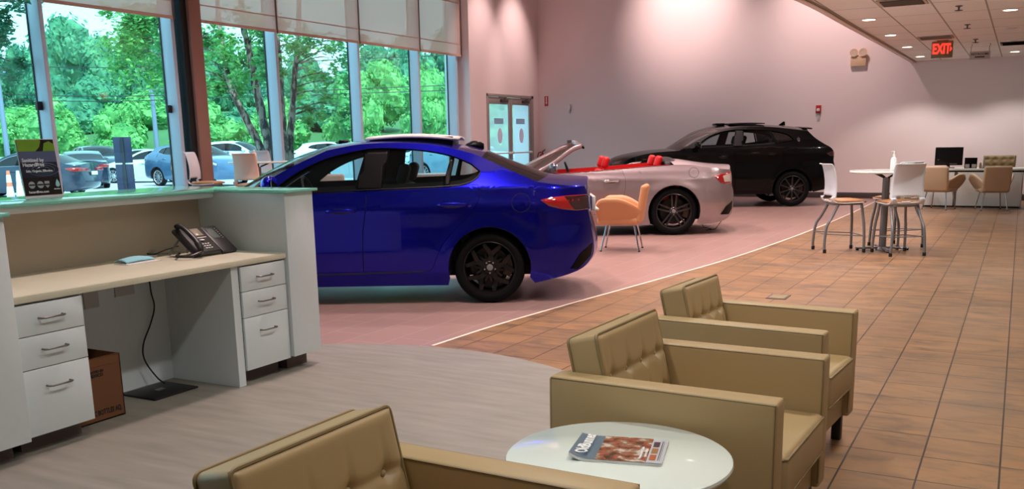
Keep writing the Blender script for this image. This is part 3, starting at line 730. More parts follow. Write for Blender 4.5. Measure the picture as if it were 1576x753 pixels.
for s in (1, -1):
    b = MB(); tp = cr([(1.98, .965), (1.4, .99), (0.98, 1.012), (.45, 1.05), (0.05, 1.072)], 5)
    b.grid([[(x, s * (Ys(x, z) - 0.002 - d), z - 0.004 + (0.01 if d > .03 else 0)) for x, z in tp] for d in (0, 0.05, .09)]); b.grid([[(x, s * (Ys(x, z) - 0.092), z + 0.006 - h) for x, z in tp] for h in (0, .1, .55)]); b.build('door_inner_trim', m_redl, grc)
    b = MB(); b.tube([(x, s * (Ys(x, z) - 0.004), z) for x, z in tp], (0.008, 0.006), 6); b.build('belt_moulding', m_trimb, grc)
b = MB(); b.grid([[(.10 - .24 * i / 8, (.62 - .05 * (j == 0)) * (1 - j / 6), 1.06 + (0.11 * math.sin(PI * (.10 + .9 * i / 8)) ** .7) * (1 - abs(j / 6 - 1) ** 4)) for j in range(13)] for i in range(9)])
b.build('wind_deflector', m_interior, grc, 40, solid=0.012)
b = MB(); b.panel([(-.76, .895), (-.90, .925), (-.91, .80), (-.79, .80)], (), Ys, 0.05, 1, 0.01); b.build('lamp_inner_lens', m_lampc, grc, 30)
b = MB(); b.panel([(-.74, .30), (-.83, .42), (-.965, .50), (-.965, .38), (-.90, .29)], (), Ys, 0.05, 1, 0.006); b.build('bumper_vent', m_trimb, grc, 30)
b = MB(); b.tube([(.72, 1.02, .15), (.72, .95, .15)], 0.02); b.bm.clear()
b.tube([(-.52, .3, .19), (-.58, .33, .06), (-.70, .36, .03), (-.62, .36, .012), (-.80, .2, .012), (-.88, .25, .14), (-.92, .3, .26)], 0.006, 6); b.build('hanging_charger_lead', m_dark, grc)
o2 = grc

# ---- black SUV ---------------------------------------------------------------
dloL = cr([(2.08, 1.235), (1.79, 1.25), (1.15, 1.265), (.6, 1.29), (.34, 1.32), (.0, 1.375)], 4) + cr([(-.02, 1.42), (.12, 1.52), (.43, 1.585), (.8, 1.615), (1.19, 1.622), (1.45, 1.59), (1.62, 1.545), (1.8, 1.47), (1.98, 1.34)], 4)
Rl, Ral = 0.375, 0.425
fdL = [(1.21, 1.258), (1.235, .88), (1.21, .33), (2.3, .33), (2.38, .6), (2.3, 1.0), (2.12, 1.222), (1.79, 1.238)]
rdL = [(1.21, 1.258), (1.235, .88), (1.21, .33), (.62, .33)] + cr([(.58, .40), (.47, .63), (.3, .86), (.22, 1.05), (.3, 1.31)], 4) + [(.6, 1.278)]
dhL = [(2.12, 1.222), (2.3, 1.0), (2.38, .6), (2.3, .33), (.62, .33)] + cr([(.58, .40), (.47, .63), (.3, .86), (.22, 1.05), (.3, 1.31)], 4) + [(.6, 1.278), (1.21, 1.258), (1.79, 1.238)]
LEV = dict(
    wb=3.0, R=Rl, Ra=Ral, rim=0.275, style='multi', wheel_mat=m_rimg, wy=0.965, sill_z=0.27, arch_z=0.32, tub_x=(-.3, 2.35), tub_z=1.2, doors=[('front_door', fdL), ('rear_door', rdL)], door_hole=dhL, dlo=dloL,
    Y=ytab([(.25, .90), (.4, .955), (.6, .975), (.9, .975), (1.1, .95), (1.25, .915)], 1.25, .915, .52, -0.45, 3.2, 3.0, Rl, Ral, flare=0.02, rt=.34),
    sec=[('front_bumper', [(3.5, .28), (3.68, .6), (3.62, .95)], [(3.8, .28), (3.96, .6), (3.9, .95)]),
         ('bonnet', [(3.62, .95), (3.4, 1.08), (3.0, 1.17), (2.4, 1.21)], [(3.9, .95), (3.62, 1.1), (3.05, 1.205), (2.52, 1.245)]),
         ('windscreen', [(2.4, 1.21), (2.1, 1.37), (1.8, 1.52), (1.48, 1.64)], [(2.52, 1.245), (2.2, 1.45), (1.92, 1.61), (1.55, 1.705)]),
         ('roof', [(1.48, 1.64), (1.15, 1.68), (.8, 1.685), (.3, 1.655), (-.15, 1.60), (-.36, 1.57)], [(1.55, 1.705), (1.2, 1.735), (.8, 1.74), (.28, 1.715), (-.1, 1.685), (-.44, 1.63)]),
         ('rear_window', [(-.36, 1.57), (-.5, 1.42), (-.68, 1.29)], [(-.42, 1.6), (-.62, 1.44), (-.84, 1.27)]),
         ('tailgate', [(-.68, 1.29), (-.82, 1.2), (-.87, 1.1), (-.86, .95)], [(-.84, 1.27), (-.95, 1.18), (-.98, 1.1), (-.96, .95)]),
         ('rear_bumper', [(-.86, .95), (-.90, .8), (-.90, .6), (-.84, .4), (-.46, .30)], [(-.96, .95), (-1.04, .8), (-1.04, .6), (-.95, .4), (-.7, .3)])],
    handles=[('front_door', 1.47, 1.06, .24), ('rear_door', .45, 1.11, .22)],
    pillars=[('door_pillar', [(1.27, 1.262), (1.19, 1.62), (1.01, 1.62), (1.06, 1.266)]), ('window_divider', [(.36, 1.318), (.455, 1.588), (.425, 1.583), (.32, 1.324)])],
    glass=[('front_side_window', clip_poly(dloL, (1.27, 1.262), (1.19, 1.62), -1), None), ('rear_side_window', clip_poly(clip_poly(dloL, (1.06, 1.266), (1.01, 1.62), 1), (.36, 1.318), (.455, 1.588), -1), None), ('quarter_window', clip_poly(dloL, (.32, 1.324), (.425, 1.583), 1), m_cglassk)],
    lamps=[('tail_light', [(-.70, 1.10), (-.80, 1.14), (-.875, 1.12), (-.872, 1.04), (-.78, 1.05)], m_lampd), ('head_light', [(3.6, .92), (3.4, .98), (3.2, 1.0), (3.3, .92), (3.58, .84)], m_lampc)],
    fuel=(-.34, 1.0, .09), fuel_side=-1, seats=[(1.35, .40), (1.35, -.40), (.45, .38), (.45, -.38)], seat_z=0.55, seat_h=0.64, mirror=(2.03, 1.25), step=0.06)
o, rz = car_frame(1218.6, 318, 0.98)
lev = build_car(LEV, (o.x, o.y, 0), rz, 'black_suv_car', 'glossy black sport utility car parked along the back wall', 'car', None, m_blk)
b = MB(); b.grid([[(1.25 - .75 * i / 8, -.45 + .9 * j / 8, 1.765 + 0.01 * math.sin(PI * i / 8) - 0.012 * (j / 4 - 1) ** 2) for j in range(9)] for i in range(9)]); b.build('sunroof_panel', m_trimb, lev, 30, solid=0.02)
b = MB(); b.box((1.42, 0.1, 1.745), (.2, .4, .05), 0.02, 3); b.build('roof_sensor', m_trimb, lev)
b = MB(); b.grid([[(-.30 - .22 * i / 5, (.55 - .02 * i) * (1 - j / 6), 1.645 - .01 * i / 5 - 0.03 * abs(j / 6 - 1) ** 2) for j in range(13)] for i in range(6)]); b.build('roof_spoiler', m_blk, lev, 30, solid=0.025)
b = MB(); b.prism([(.02, 0), (-.14, 0), (-.13, .08), (-.10, .085)], lambda p, q, h: (p + .08, h, q + 1.70), -.012, .012); b.build('roof_antenna', m_trimb, lev)
Yl = LEV['Y']
b = MB()
for dx in (-.022, 0, .022): b.panel([(-.135 + dx - .004, 1.38 + abs(dx) * .3), (-.135 + dx + .004, 1.38 + abs(dx) * .3), (-.135 + dx + .003, 1.45 - abs(dx)), (-.135 + dx - .003, 1.45 - abs(dx))], (), Yl, .1, 1, .003)
b.panel([(-.165, 1.378), (-.105, 1.378), (-.13, 1.355), (-.14, 1.355)], (), Yl, .1, 1, .003)
b.build('pillar_emblem', m_chrome, lev, 0)
# ================================================================ reception desk
m_lam = mat('white_laminate', (204, 213, 216), 0.45, var=(30, 0.03))
m_top = mat('cream_worktop', (204, 200, 178), 0.4, var=(6, 0.05))
m_fab = mat('beige_fabric_panel', (176, 164, 144), 0.9, bump=(300, 0.15))
m_plinth = mat('dark_plinth', (84, 72, 68), 0.6)
m_steel = mat('satin_steel', (150, 148, 146), 0.3, 0.9)
m_gtop = mat('green_edge_glass', (150, 232, 212), 0.08, spec=0.8, trans=0.3)
m_gap = mat('shadow_gap_black', (22, 22, 22), 0.8)
desk = empty('reception_desk', (-4.6, 3.65, 0), 0, 'white reception desk with a beige fabric back panel and glass-topped counter', 'desk')
def child(n, mb, m, par, off, **k): mb.xf(Matrix.Translation(off)); return mb.build(n, m, par, **k)
D0 = (4.6, -3.65, 0)
b = MB(); b.lohi((-5.3, 4.60, 0.10), (-4.17, 4.875, 1.187), 0.004); child('end_panel', b, m_lam, desk, D0)
b = MB(); b.lohi((-5.3, 4.64, 0.0), (-4.28, 4.84, 0.10)); child('plinth', b, m_plinth, desk, D0, ang=0)
b = MB(); b.lohi((-5.3, 2.36, 0.09), (-4.15, 2.675, 1.187), 0.004); child('end_panel', b, m_lam, desk, D0)
b = MB(); b.lohi((-5.3, 2.36, 0.0), (-4.26, 2.64, 0.09)); child('plinth', b, m_plinth, desk, D0, ang=0)
b = MB(); b.lohi((-5.12, 2.675, 0.0), (-5.06, 4.6, 1.15)); child('front_panel', b, m_lam, desk, D0, ang=0)
b = MB(); b.lohi((-5.06, 2.675, 0.0), (-4.80, 4.6, 0.70)); child('knee_panel', b, m_lam, desk, D0, ang=0)
b = MB(); b.lohi((-5.06, 2.675, 0.80), (-4.95, 4.6, 1.145)); child('fabric_panel', b, m_fab, desk, D0, ang=0)
b = MB(); b.lohi((-5.45, 2.675, 1.15), (-4.80, 4.6, 1.187), 0.003); child('counter_ledge', b, m_lam, desk, D0)
m_plg = mat('plate_grey', (176, 176, 174), .5)
for y0, y1, z0, z1 in ((3.52, 3.62, .56, .72), (3.74, 3.88, .60, .70)):
    b = MB(); b.lohi((-4.80, y0, z0), (-4.792, y1, z1)); child('access_plate', b, m_plg, desk, D0, ang=0)
gt = MB(); gt.lohi((-5.5, 2.34, 1.189), (-4.775, 4.895, 1.207), 0.002); gt.lohi((-4.775, 4.585, 1.189), (-4.14, 4.895, 1.207), 0.002); gt.lohi((-4.775, 2.34, 1.189), (-4.12, 2.69, 1.207), 0.002)
g = tag(gt.build('glass_counter_top', m_gtop), 'green-edged glass sheet lying along the top of the white reception counter', 'glass top')
wt = MB(); wt.lohi((-4.95, 2.68, 0.775), (-4.19, 4.597, 0.80), 0.003); wt.lohi((-4.20, 2.68, 0.765), (-4.186, 4.597, 0.80), 0.003)
tag(wt.build('worktop', m_top), 'long cream worktop inside the reception desk, carrying the phone', 'worktop')
m_hdl = mat('handle_steel', (120, 118, 116), .3, .9)
def pedestal(y0, y1, label, inner):
    p = empty('drawer_pedestal', (-4.5, (y0 + y1) / 2, 0), 0, label, 'cabinet', 'drawer pedestals under the worktop'); w = (y1 - y0)
    b = MB(); b.lohi((-0.29, -w / 2, 0.09), (0.285, w / 2, 0.762)); b.build('carcass', m_lam, p, ang=0)
    b = MB(); b.lohi((-0.29, -w / 2 + .02, 0.0), (0.20, w / 2 - .02, 0.09)); b.build('plinth', m_plinth, p, ang=0)
    b = MB(); b.lohi((0.284, -w / 2 + .004, 0.092), (0.286, w / 2 - .004, 0.755)); b.build('drawer_gap', m_gap, p, ang=0)
    zz = [0.092, 0.43, 0.597, 0.755]
    for z0, z1 in zip(zz, zz[1:]):
        d = MB(); d.lohi((0.286, -w / 2 + .006, z0 + .002), (0.305, w / 2 - .006, z1 - .002), 0.0015); dr = d.build('drawer', m_lam, p)
        h = MB(); zc = z1 - (0.075 if z1 - z0 < .2 else 0.095); hw = .065
        h.tube([(0.305, -hw, zc), (0.33, -hw, zc), (0.338, -hw + .012, zc), (0.338, hw - .012, zc), (0.33, hw, zc), (0.305, hw, zc)], 0.005, 8); h.build('handle', m_hdl, dr)
    return p
pedestal(2.69, 3.075, 'three-drawer white pedestal at the near end of the reception desk', 1)
pedestal(4.185, 4.595, 'three-drawer white pedestal at the far end of the reception desk, below the phone', 0)
b = MB(); b.lohi((-4.80, 4.125, 0), (-4.21, 4.183, 0.764)); child('knee_side_panel', b, m_lam, desk, D0, ang=0)
# power cable and floor box
b = MB(); b.tube(cr([(-4.77, 3.98, .74), (-4.77, 3.985, .6), (-4.77, 4.0, .5), (-4.77, 3.96, .40), (-4.76, 3.88, .28), (-4.75, 3.87, .18), (-4.73, 3.93, .06), (-4.66, 3.93, .024)], 6), 0.005, 6)
tag(b.build('power_cable', m_black), 'black cable hanging down the back of the knee space into the floor outlet', 'cable')
t = empty('floor_outlet', (-4.6, 3.84, 0), 0, 'flat black outlet plate on the floor inside the knee space', 'outlet')
b = MB(); b.lohi((-.15, -.17, 0.0), (.15, .17, 0.012), 0.004); b.build('plate', m_black, t)
b = MB(); b.lohi((-.02, -.03, 0.012), (.02, .03, 0.018), 0.003); b.build('socket_cover', m_steel, t)
# carton
m_card = mat('brown_cardboard', (104, 64, 36), 0.8, var=(8, .06)); m_ink = mat('black_ink', (14, 12, 12), .7)
t = empty('cardboard_box', (-4.55, 3.26, 0), 0, 'open brown cardboard box on the floor beside the near drawer pedestal', 'box')
w, d_, h = .16, .15, .36
b = MB(); th = .006
b.lohi((-w, -d_, .002), (w, d_, .008)); b.lohi((-w, -d_, .002), (-w + th, d_, h)); b.lohi((w - th, -d_, .002), (w, d_, h)); b.lohi((-w, -d_, .002), (w, -d_ + th, h)); b.lohi((-w, d_ - th, .002), (w, d_, h)); b.build('carton_body', m_card, t, ang=0)
b = MB(); b.lohi((w - .02, -d_, h - .002), (w + .002, d_, h), 0); b.lohi((w, -d_, h - .05), (w + .0012, d_, h - .048)); b.build('folded_rim', m_card, t, ang=0)
text('carton_lettering', 'PLASTIC BOTTLES AQ.', .042, m_ink, t, basis((w + .001, d_ - .02, .05), (0, 1, 0), (0, 0, 1)), align='RIGHT', sx=.62, bold=.001)
text('carton_lettering', 'PINTED IN', .02, m_ink, t, basis((w + .001, -.06, h - .075), (0, 1, 0), (0, 0, 1)), bold=.0008)
text('carton_lettering', 'MEXICO', .024, m_ink, t, basis((w + .001, -.06, h - .097), (0, 1, 0), (0, 0, 1)), bold=.0008)
# desk phone -----------------------------------------------------------------
m_ph = mat('black_phone_plastic', (30, 29, 30), .4); m_phg = mat('grey_phone_face', (62, 58, 58), .35); m_scr = mat('phone_screen', (150, 140, 120), .25); m_scr2 = mat('phone_screen_dim', (96, 104, 100), .25); m_key = mat('pale_key', (226, 226, 222), .4)
ph = empty('desk_phone', (-4.70, 4.18, 0.812), 0, 'black desk phone with handset and side key module at the far end of the worktop', 'phone')
# face rises towards the fabric panel (-x); local frame: u along +y, v up the slope
tl = math.radians(38)
def PH(u, v, hh=0.0): return Vector((0.17 - v * math.cos(tl) + hh * math.sin(tl), u, 0.012 + v * math.sin(tl) + hh * math.cos(tl)))
def slab(mb, u0, u1, v0, v1, h0, h1, bev=0.003):
    R = Matrix((PH(1, 0) - PH(0, 0), PH(0, 1) - PH(0, 0), (PH(0, 0, 1) - PH(0, 0)))).transposed()
    mb.box(PH((u0 + u1) / 2, (v0 + v1) / 2, (h0 + h1) / 2), (u1 - u0, v1 - v0, h1 - h0), bev, 2, R)
b = MB(); slab(b, -.02, .20, 0, .25, -.028, 0, .008); b.build('base', m_ph, ph)
b = MB(); slab(b, .05, .195, .012, .238, 0, .004); b.build('face_plate', m_phg, ph)
b = MB(); slab(b, .205, .335, -.005, .245, -.028, 0, .008); b.build('key_module', m_ph, ph)
b = MB(); slab(b, .065, .165, .155, .225, .004, .007); b.build('screen', m_scr, ph)
b = MB(); slab(b, .225, .285, .12, .215, 0, .003); b.build('module_screen', m_scr2, ph)
b = MB(); slab(b, .068, .172, .135, .142, .004, .008); b.build('function_bar', m_key, ph)
b = MB(); b.ball(PH(.117, .115, .006), (.017, .017, .006), 16, 8); b.build('navigation_pad', m_key, ph)
b = MB()
for k in range(6): b.ball(PH(.305, .12 + .018 * k, .002), (.004, .004, .003), 8, 5)
b.build('side_keys', m_key, ph)
b = MB()
for i in range(3):
    for j in range(3): b.ball(PH(.095 + .022 * i, .038 + .02 * j, .006), (.0075, .0075, .005), 10, 6)
b.build('keypad', m_key, ph)
b = MB(); b.tube(cr([tuple(PH(.015, v, hh)) for v, hh in ((.005, .012), (.02, .03), (.07, .046), (.13, .05), (.19, .046), (.235, .034), (.252, .014))], 4), [(.020, .018)] * 4 + [(.024, .018)] * 4 + [(.019, .014)] * 12 + [(.024, .018)] * 5, 12, flat=(0, 1, 0)); b.build('handset', m_ph, ph)
b = MB(); b.tube([(-.01, .02, .10), (-.12, .02, .0), ], .008, 8); b.tube([(-.01, .17, .10), (-.12, .17, .0)], .008, 8); b.build('stand', mat('phone_stand', (110, 108, 106), .4), ph)
b = MB(); b.tube(cr([tuple(PH(.01, -.005, .0)), (.21, -.01, .03), (.20, -.10, .012), (.12, -.13, .010), (.06, -.07, .010), (.02, -.02, .012)], 7), .008, 8); b.build('handset_cord', m_ph, ph)
b = MB(); b.tube(cr([(-.06, .05, .05), (-.10, -.03, .03), (-.16, -.06, .006), (-.22, -.07, .006)], 6), .004, 6); b.build('line_cord', m_ph, ph)
# folded blue mask on papers
t = empty('paper_slip', (-4.72, 3.86, .80), 0.05, 'thin white slip of paper on the worktop beneath the folded blue mask', 'paper')
b = MB(); b.lohi((-.06, -.12, 0.0005), (.06, .14, .004)); b.build('sheet', m_white, t, ang=0)
t = empty('folded_face_mask', (-4.74, 3.86, .8046), 0.05, 'folded pale blue face mask lying on the cream worktop', 'mask')
b = MB(); b.grid([[(.055 - .11 * i / 8, -.11 + .22 * j / 14, .002 + .032 * math.sin(PI * (.1 + .8 * i / 8)) * (0.35 + .65 * math.sin(PI * (.15 + .7 * j / 14))) + .002 * (i % 2)) for j in range(15)] for i in range(9)]); b.build('blue_layer', mat('pale_blue_cloth', (140, 200, 214), .8), t, 20, solid=.003)
b = MB(); b.lohi((-.055, -.112, 0.0), (.057, .112, .004), .001); b.build('white_layer', m_white, t)
t = empty('cable_grommet', (-4.86, 2.80, .80), 0, 'round white cable cover in the worktop at its near end', 'cable cover')
b = MB(); b.lathe([(0, .006), (.03, .006), (.036, .0005)], 24); b.build('cover', m_white, t)
b = MB(); b.lohi((-.006, -.014, .006), (.006, .014, .0075)); b.build('slot', m_black, t, ang=0)
t = empty('cable_grommet', (-4.90, 4.12, .80), 0, 'round white cable cover in the worktop behind the phone', 'cable cover')
b = MB(); b.lathe([(0, .006), (.035, .006), (.042, .0005)], 24); b.build('cover', m_white, t)
# upright sign on the glass ------------------------------------------------------
m_sbl = mat('sign_dark_blue', (26, 30, 52), .3); m_sbk = mat('sign_black', (12, 12, 14), .3); m_sgr = mat('sign_leaf_green', (98, 138, 30), .4); m_sw = mat('sign_white_print', (214, 220, 226), .4); m_sgy = mat('sign_slate_blue', (74, 84, 116), .3); m_acr = glass_mat('clear_acrylic', (225, 232, 236), .05)
p0, p1 = atX(38, 301, -5.22), atX(98, 296.5, -5.22)
t = empty('sign_holder', (-5.22, (p0.y + p1.y) / 2, 1.2075), 0, 'upright clear sign holder with a dark blue and green poster on the glass counter', 'sign')
W_, H_ = 0.245, 0.345
tiltm = Matrix.Rotation(math.radians(-6), 4, 'Y')
def sg(n, poly, m, x=0.0, dx=.0012):
    b = MB(); b.prism(poly, lambda p, q, h: (x + h, p, q), 0, dx); b.xf(tiltm); return b.build(n, m, t, ang=0)
R4 = lambda a, c, e, f: [(a, c), (e, c), (e, f), (a, f)]
b = MB(); b.lohi((-.004, -W_ / 2 - .004, .0), (-.001, W_ / 2 + .004, H_ + .003)); b.xf(tiltm); b.build('acrylic_back', m_white, t, ang=0)
b = MB(); b.lohi((-.07, -W_ / 2, 0.0), (.05, W_ / 2, .003)); b.build('acrylic_foot', m_acr, t, ang=0)
sg('poster', R4(-W_ / 2, .012, W_ / 2, H_), m_sbk)
sg('poster_blue_band', R4(-W_ / 2, .12, W_ / 2, .27), m_sbl, .0012)
sg('poster_sky_band', R4(-W_ / 2, .21, W_ / 2, .275), m_sgy, .0016)
sg('poster_leaf', [(-W_ / 2, .275), (-.01, .275), (.02, .30), (.035, .335), (.03, H_), (-W_ / 2, H_)], m_sgr, .0018)
sg('poster_leaf', [(.04, .275), (W_ / 2, .275), (W_ / 2, .315), (.09, .335), (.055, .322)], m_sgr, .0018)
b = MB()
for rr in (.105, .075, .045): b.tube([(.003, .02 + rr * math.cos(a), .165 + rr * .36 * math.sin(a)) for a in [2 * PI * k / 40 for k in range(40)]], (.0012, .0022), 6, closed=True)
b.xf(tiltm); b.build('poster_ripple', m_sgy, t)
def stx(s, z, y, size, al='LEFT', m=m_sw): text('poster_lettering', s, size, m, t, tiltm @ basis((.004, y, z), (0, 1, 0), (0, 0, 1)), align=al, bold=.0004)
stx('Sanitized by', .222, -.11, .03); stx('HazardFree', .195, -.11, .03); stx('Safe, Organic, Effective', .157, -.095, .019); stx('hazardfree.com', .032, -.10, .021); stx('HazardFree', .045, .07, .009)
b = MB()
for yy, kk in ((-.072, 1), (-.015, 2), (.03, 3)): b.prism(arc(yy, .075, .021, 0, 345, 22) if kk < 3 else [(yy - .016, .095), (yy + .016, .095), (yy + .016, .07), (yy, .054), (yy - .016, .07)], lambda p, q, h: (.0016 + h, p, q), 0, .0012)
b.xf(tiltm); b.build('poster_seals', mat('sign_grey_print', (150, 156, 160), .5), t, ang=0)
b = MB()
for yy in (-.072, -.015, .03): b.lohi((.0029, yy - .019, .071), (.0035, yy + .019, .079))
b.xf(tiltm); b.build('poster_seal_bands', m_sbk, t, ang=0)
sg('poster_drop', [(.10, .105), (.112, .085), (.115, .070), (.107, .058), (.095, .058), (.086, .068), (.09, .085)], mat('sign_drop', (150, 200, 206), .4), .0018)

# ================================================================ armchairs
m_lea = mat('tan_leather', (160, 135, 94), 0.48, var=(5, .05), bump=(260, .05))
m_pipe = mat('leather_piping', (128, 108, 72), 0.5)
m_wood = mat('dark_wood_leg', (34, 26, 24), .5)
def tuft_panel(mb, w, h, f, rows=1, cols=4, nx=60, nz=40, puff=.02, round_=.03):
    """cushion face in local (y, z): f(y, z, depth) -> point"""
    R = []
    for j in range(nz + 1):
        z = h * j / nz; row = []
        for i in range(nx + 1):
            y = w * (i / nx - .5)
            e = min(1, (w / 2 - abs(y)) / round_, z / round_, (h - z) / round_); e = max(0, e); dep = -round_ * .55 * (1 - math.sqrt(max(0, 1 - (1 - e) ** 2)))
            for zr in (h * .56, h * .17):
                dep -= .009 * math.exp(-((z - zr) / .012) ** 2) * min(1, e * 2)
                for c in range(cols):
                    yc = w * ((c + .5) / cols - .5); dz = z - zr
                    dep -= .016 * math.exp(-(math.hypot(y - yc, dz) / .026) ** 2)
                    dep -= .010 * math.exp(-((y - yc) / .010) ** 2) * (math.exp(-(dz / .075) ** 2) if dz > 0 else math.exp(-(dz / .02) ** 2)) * min(1, e * 1.5)
            row.append(f(y, z, dep))
        R.append(row)
    mb.grid(R)
def make_armchair(label, loc, rz, w=.765, dpt=.83, ah=.655):
    """faces +x; origin on the floor at the near-rear corner of the outer frame"""
    a = empty('armchair', loc, rz, label, 'armchair', 'tan leather armchairs')
    t = .105
    for y in (t / 2, w - t / 2):
        b = MB(); b.lohi((0, y - t / 2, .13), (dpt, y + t / 2, ah), .014, 3); arm = b.build('arm', m_lea, a)
        b = MB()
        for yy in (y - t / 2 + .004, y + t / 2 - .004):
            b.tube([(.012, yy, .15), (.012, yy, ah - .006), (dpt - .006, yy, ah - .006), (dpt - .006, yy, .15)], .0045, 6)
        b.build('piping', m_pipe, arm)
    b = MB(); b.lohi((0.0, t * .98, .13), (.10, w - t * .98, ah - .012), .012, 3); b.build('back_frame', m_lea, a)
    b = MB(); b.lohi((.05, t, .13), (dpt - .03, w - t, .275), .01, 2); b.build('seat_base', m_lea, a)
    b = MB(); b.lohi((.16, t + .004, .275), (dpt + .012, w - t - .004, .445), .03, 4); s = b.build('seat_cushion', m_lea, a)
    b = MB(); x1 = dpt + .008; y0, y1 = t + .012, w - t - .012
    for z in (.29, .43): b.tube([(.2, y0, z), (x1 - .008, y0, z), (x1, y0 + .01, z), (x1, y1 - .01, z), (x1 - .008, y1, z), (.2, y1, z)], .005, 6)
    b.build('piping', m_pipe, s)
    # reclined back cushion
    bw, bh, bt = w - .22, .385, .14; al = math.radians(13); ca, sa = math.cos(al), math.sin(al); yc = w / 2
    ox, oz = .235, .425
    F = lambda y, z, d: (ox - z * sa + d * ca, yc + y, oz + z * ca + d * sa)
    b = MB(); tuft_panel(b, bw, bh, F); 
    per = rrect(bw, bh, .02, 4, 0, bh / 2)
    b.grid([[F(y, z, -.0165) for y, z in per], [F(y, z, -.03) for y, z in per], [F(y, z, -bt + .02) for y, z in per], [F(y * .97, bh / 2 + (z - bh / 2) * .97, -bt) for y, z in per]], cu=True)
    b.face([F(y * .97, bh / 2 + (z - bh / 2) * .97, -bt) for y, z in per]); bc = b.build('back_cushion', m_lea, a, 50)
    b = MB(); b.tube([F(y, z, -.012) for y, z in per], .006, 6, closed=True); b.tube([F(y, z, -bt + .01) for y, z in per], .005, 6, closed=True); b.build('piping', m_pipe, bc)
    for c in range(4):
        b = MB(); b.ball(F(bw * ((c + .5) / 4 - .5), bh * .56, -.024), (.006, .010, .010), 12, 8); b.build('tuft_button', m_lea, bc)
    for x in (.07, dpt - .06):
        for y in (.07, w - .07):
            b = MB(); b.lohi((x - .022, y - .022, 0), (x + .022, y + .022, .13), .002); b.build('leg', m_wood, a)
    return a
make_armchair('tan leather armchair in the near corner, seen over its tufted back', (-1.61, 1.28, 0), math.radians(-1.0), w=.80)
make_armchair('tan leather armchair next to the round white table, second from the front', (-1.449, 2.925, 0), math.radians(-2.0), w=.80)
make_armchair('tan leather armchair farthest from the round white table, nearest the high table', (-1.512, 4.118, 0), math.radians(-4.0), w=.675)
# ================================================================ round table and magazine
m_gloss = mat('white_gloss_top', (212, 220, 212), .12, coat=.4)
TZ = .54
rt = empty('round_side_table', (-1.02, 2.54, 0), 0, 'low round white gloss table between two tan armchairs', 'table')
b = MB(); b.lathe([(0, TZ), (.34, TZ), (.347, TZ - .004), (.349, TZ - .012), (.345, TZ - .02), (.30, TZ - .024), (0, TZ - .024)], 72); b.build('tabletop', m_gloss, rt)
b = MB(); b.lathe([(.035, TZ - .025), (.03, TZ - .1), (.028, .06), (.04, .03), (.20, .014), (.21, 0), (0, 0)], 40); b.build('pedestal', m_steel, rt)
q = [at(x, y, TZ) for x, y in ((895, 673), (1028, 682), (1020, 719), (877, 709))]
mc = (q[0] + q[1] + q[2] + q[3]) / 4
ex = ((q[1] - q[0]) + (q[2] - q[3])).normalized(); ey = Vector((-ex.y, ex.x, 0)); L = (q[1] - q[0]).length; Wd = ((q[0] - q[3]).length + (q[1] - q[2]).length) / 2
mg = empty('magazine', (mc.x, mc.y, TZ + .0005), math.atan2(ex.y, ex.x), 'glossy magazine with a market picture cover lying on the round white table', 'magazine')
def mz(u, v): return .009 + .012 * max(0, (-u / L - .30) / .2) ** 2 * (1 - v / Wd)
b = MB(); G = [[(L * (i / 20 - .5), Wd * (j / 6 - .5), mz(L * (i / 20 - .5), Wd * (j / 6 - .5))) for i in range(21)] for j in range(7)]
b.grid(G); b.build('front_cover', mat('cover_slate', (92, 112, 128), .25, coat=.3), mg, 60)
b = MB(); G2 = [[(x, y, z - .0008) for x, y, z in r] for r in G]; per = G2[0] + [r[-1] for r in G2[1:]] + G2[-1][::-1][1:] + [r[0] for r in G2[::-1][1:-1]]
b.grid([per, [(x, y, max(0.0003, z - .009)) for x, y, z in per]], cu=True); b.build('pages', m_white, mg, 30)
def cov(n, u0, u1, v0, v1, m, lift=.0006):
    b = MB(); b.grid([[(L * (u0 + (u1 - u0) * i / 10), Wd * (v0 + (v1 - v0) * j / 4), mz(L * (u0 + (u1 - u0) * i / 10), Wd * (v0 + (v1 - v0) * j / 4)) + lift) for i in range(11)] for j in range(5)]); return b.build(n, m, mg, 60)
m_ph1 = bpy.data.materials.new('market_photograph')
def _mag():
    n, l = nodes_of(m_ph1); bs = n['Principled BSDF']; tc = n.new('ShaderNodeTexCoord'); mp = n.new('ShaderNodeMapping'); mp.inputs['Scale'].default_value = (11, 13, 1)
    l.new(tc.outputs['Object'], mp.inputs[0]); no = n.new('ShaderNodeTexNoise'); no.inputs['Scale'].default_value = 1.9; no.inputs['Detail'].default_value = 8; l.new(mp.outputs[0], no.inputs['Vector'])
    rp = n.new('ShaderNodeValToRGB'); e = rp.color_ramp.elements; e[0].position = .28; e[0].color = S(40, 24, 18); e[1].position = .74; e[1].color = S(206, 190, 184)
    for p, c in ((.40, (84, 56, 40)), (.47, (150, 74, 54)), (.54, (128, 104, 78)), (.61, (190, 172, 160))):
        k = e.new(p); k.color = S(*c)
    l.new(no.outputs['Fac'], rp.inputs[0]); l.new(rp.outputs[0], bs.inputs['Base Color']); bs.inputs['Roughness'].default_value = .25
_mag()
cov('cover_photograph', -.22, .33, -.5, .5, m_ph1)
cov('cover_side_band', .33, .5, -.5, .5, mat('cover_pale_grey', (176, 178, 182), .3))
for k, c in enumerate(((70, 44, 60), (150, 104, 60), (170, 90, 50))): cov('cover_thumbnail', .35, .42, .14 - .27 * k, .36 - .27 * k, mat('thumbnail_%d' % k, c, .3), .0012)
text('cover_title', 'OldBunner', .056, m_white, mg, basis((-L * .38, -Wd * .40, .0195), (0, 1, 0.0), (-1, 0, -.03)), bold=.0012, sx=.72)
text('cover_headline', 'Historic Bunner Castle', .012, m_white, mg, basis((L * .25, -Wd * .38, .0105), (0, 1, 0), (-1, 0, 0)), bold=.0004)
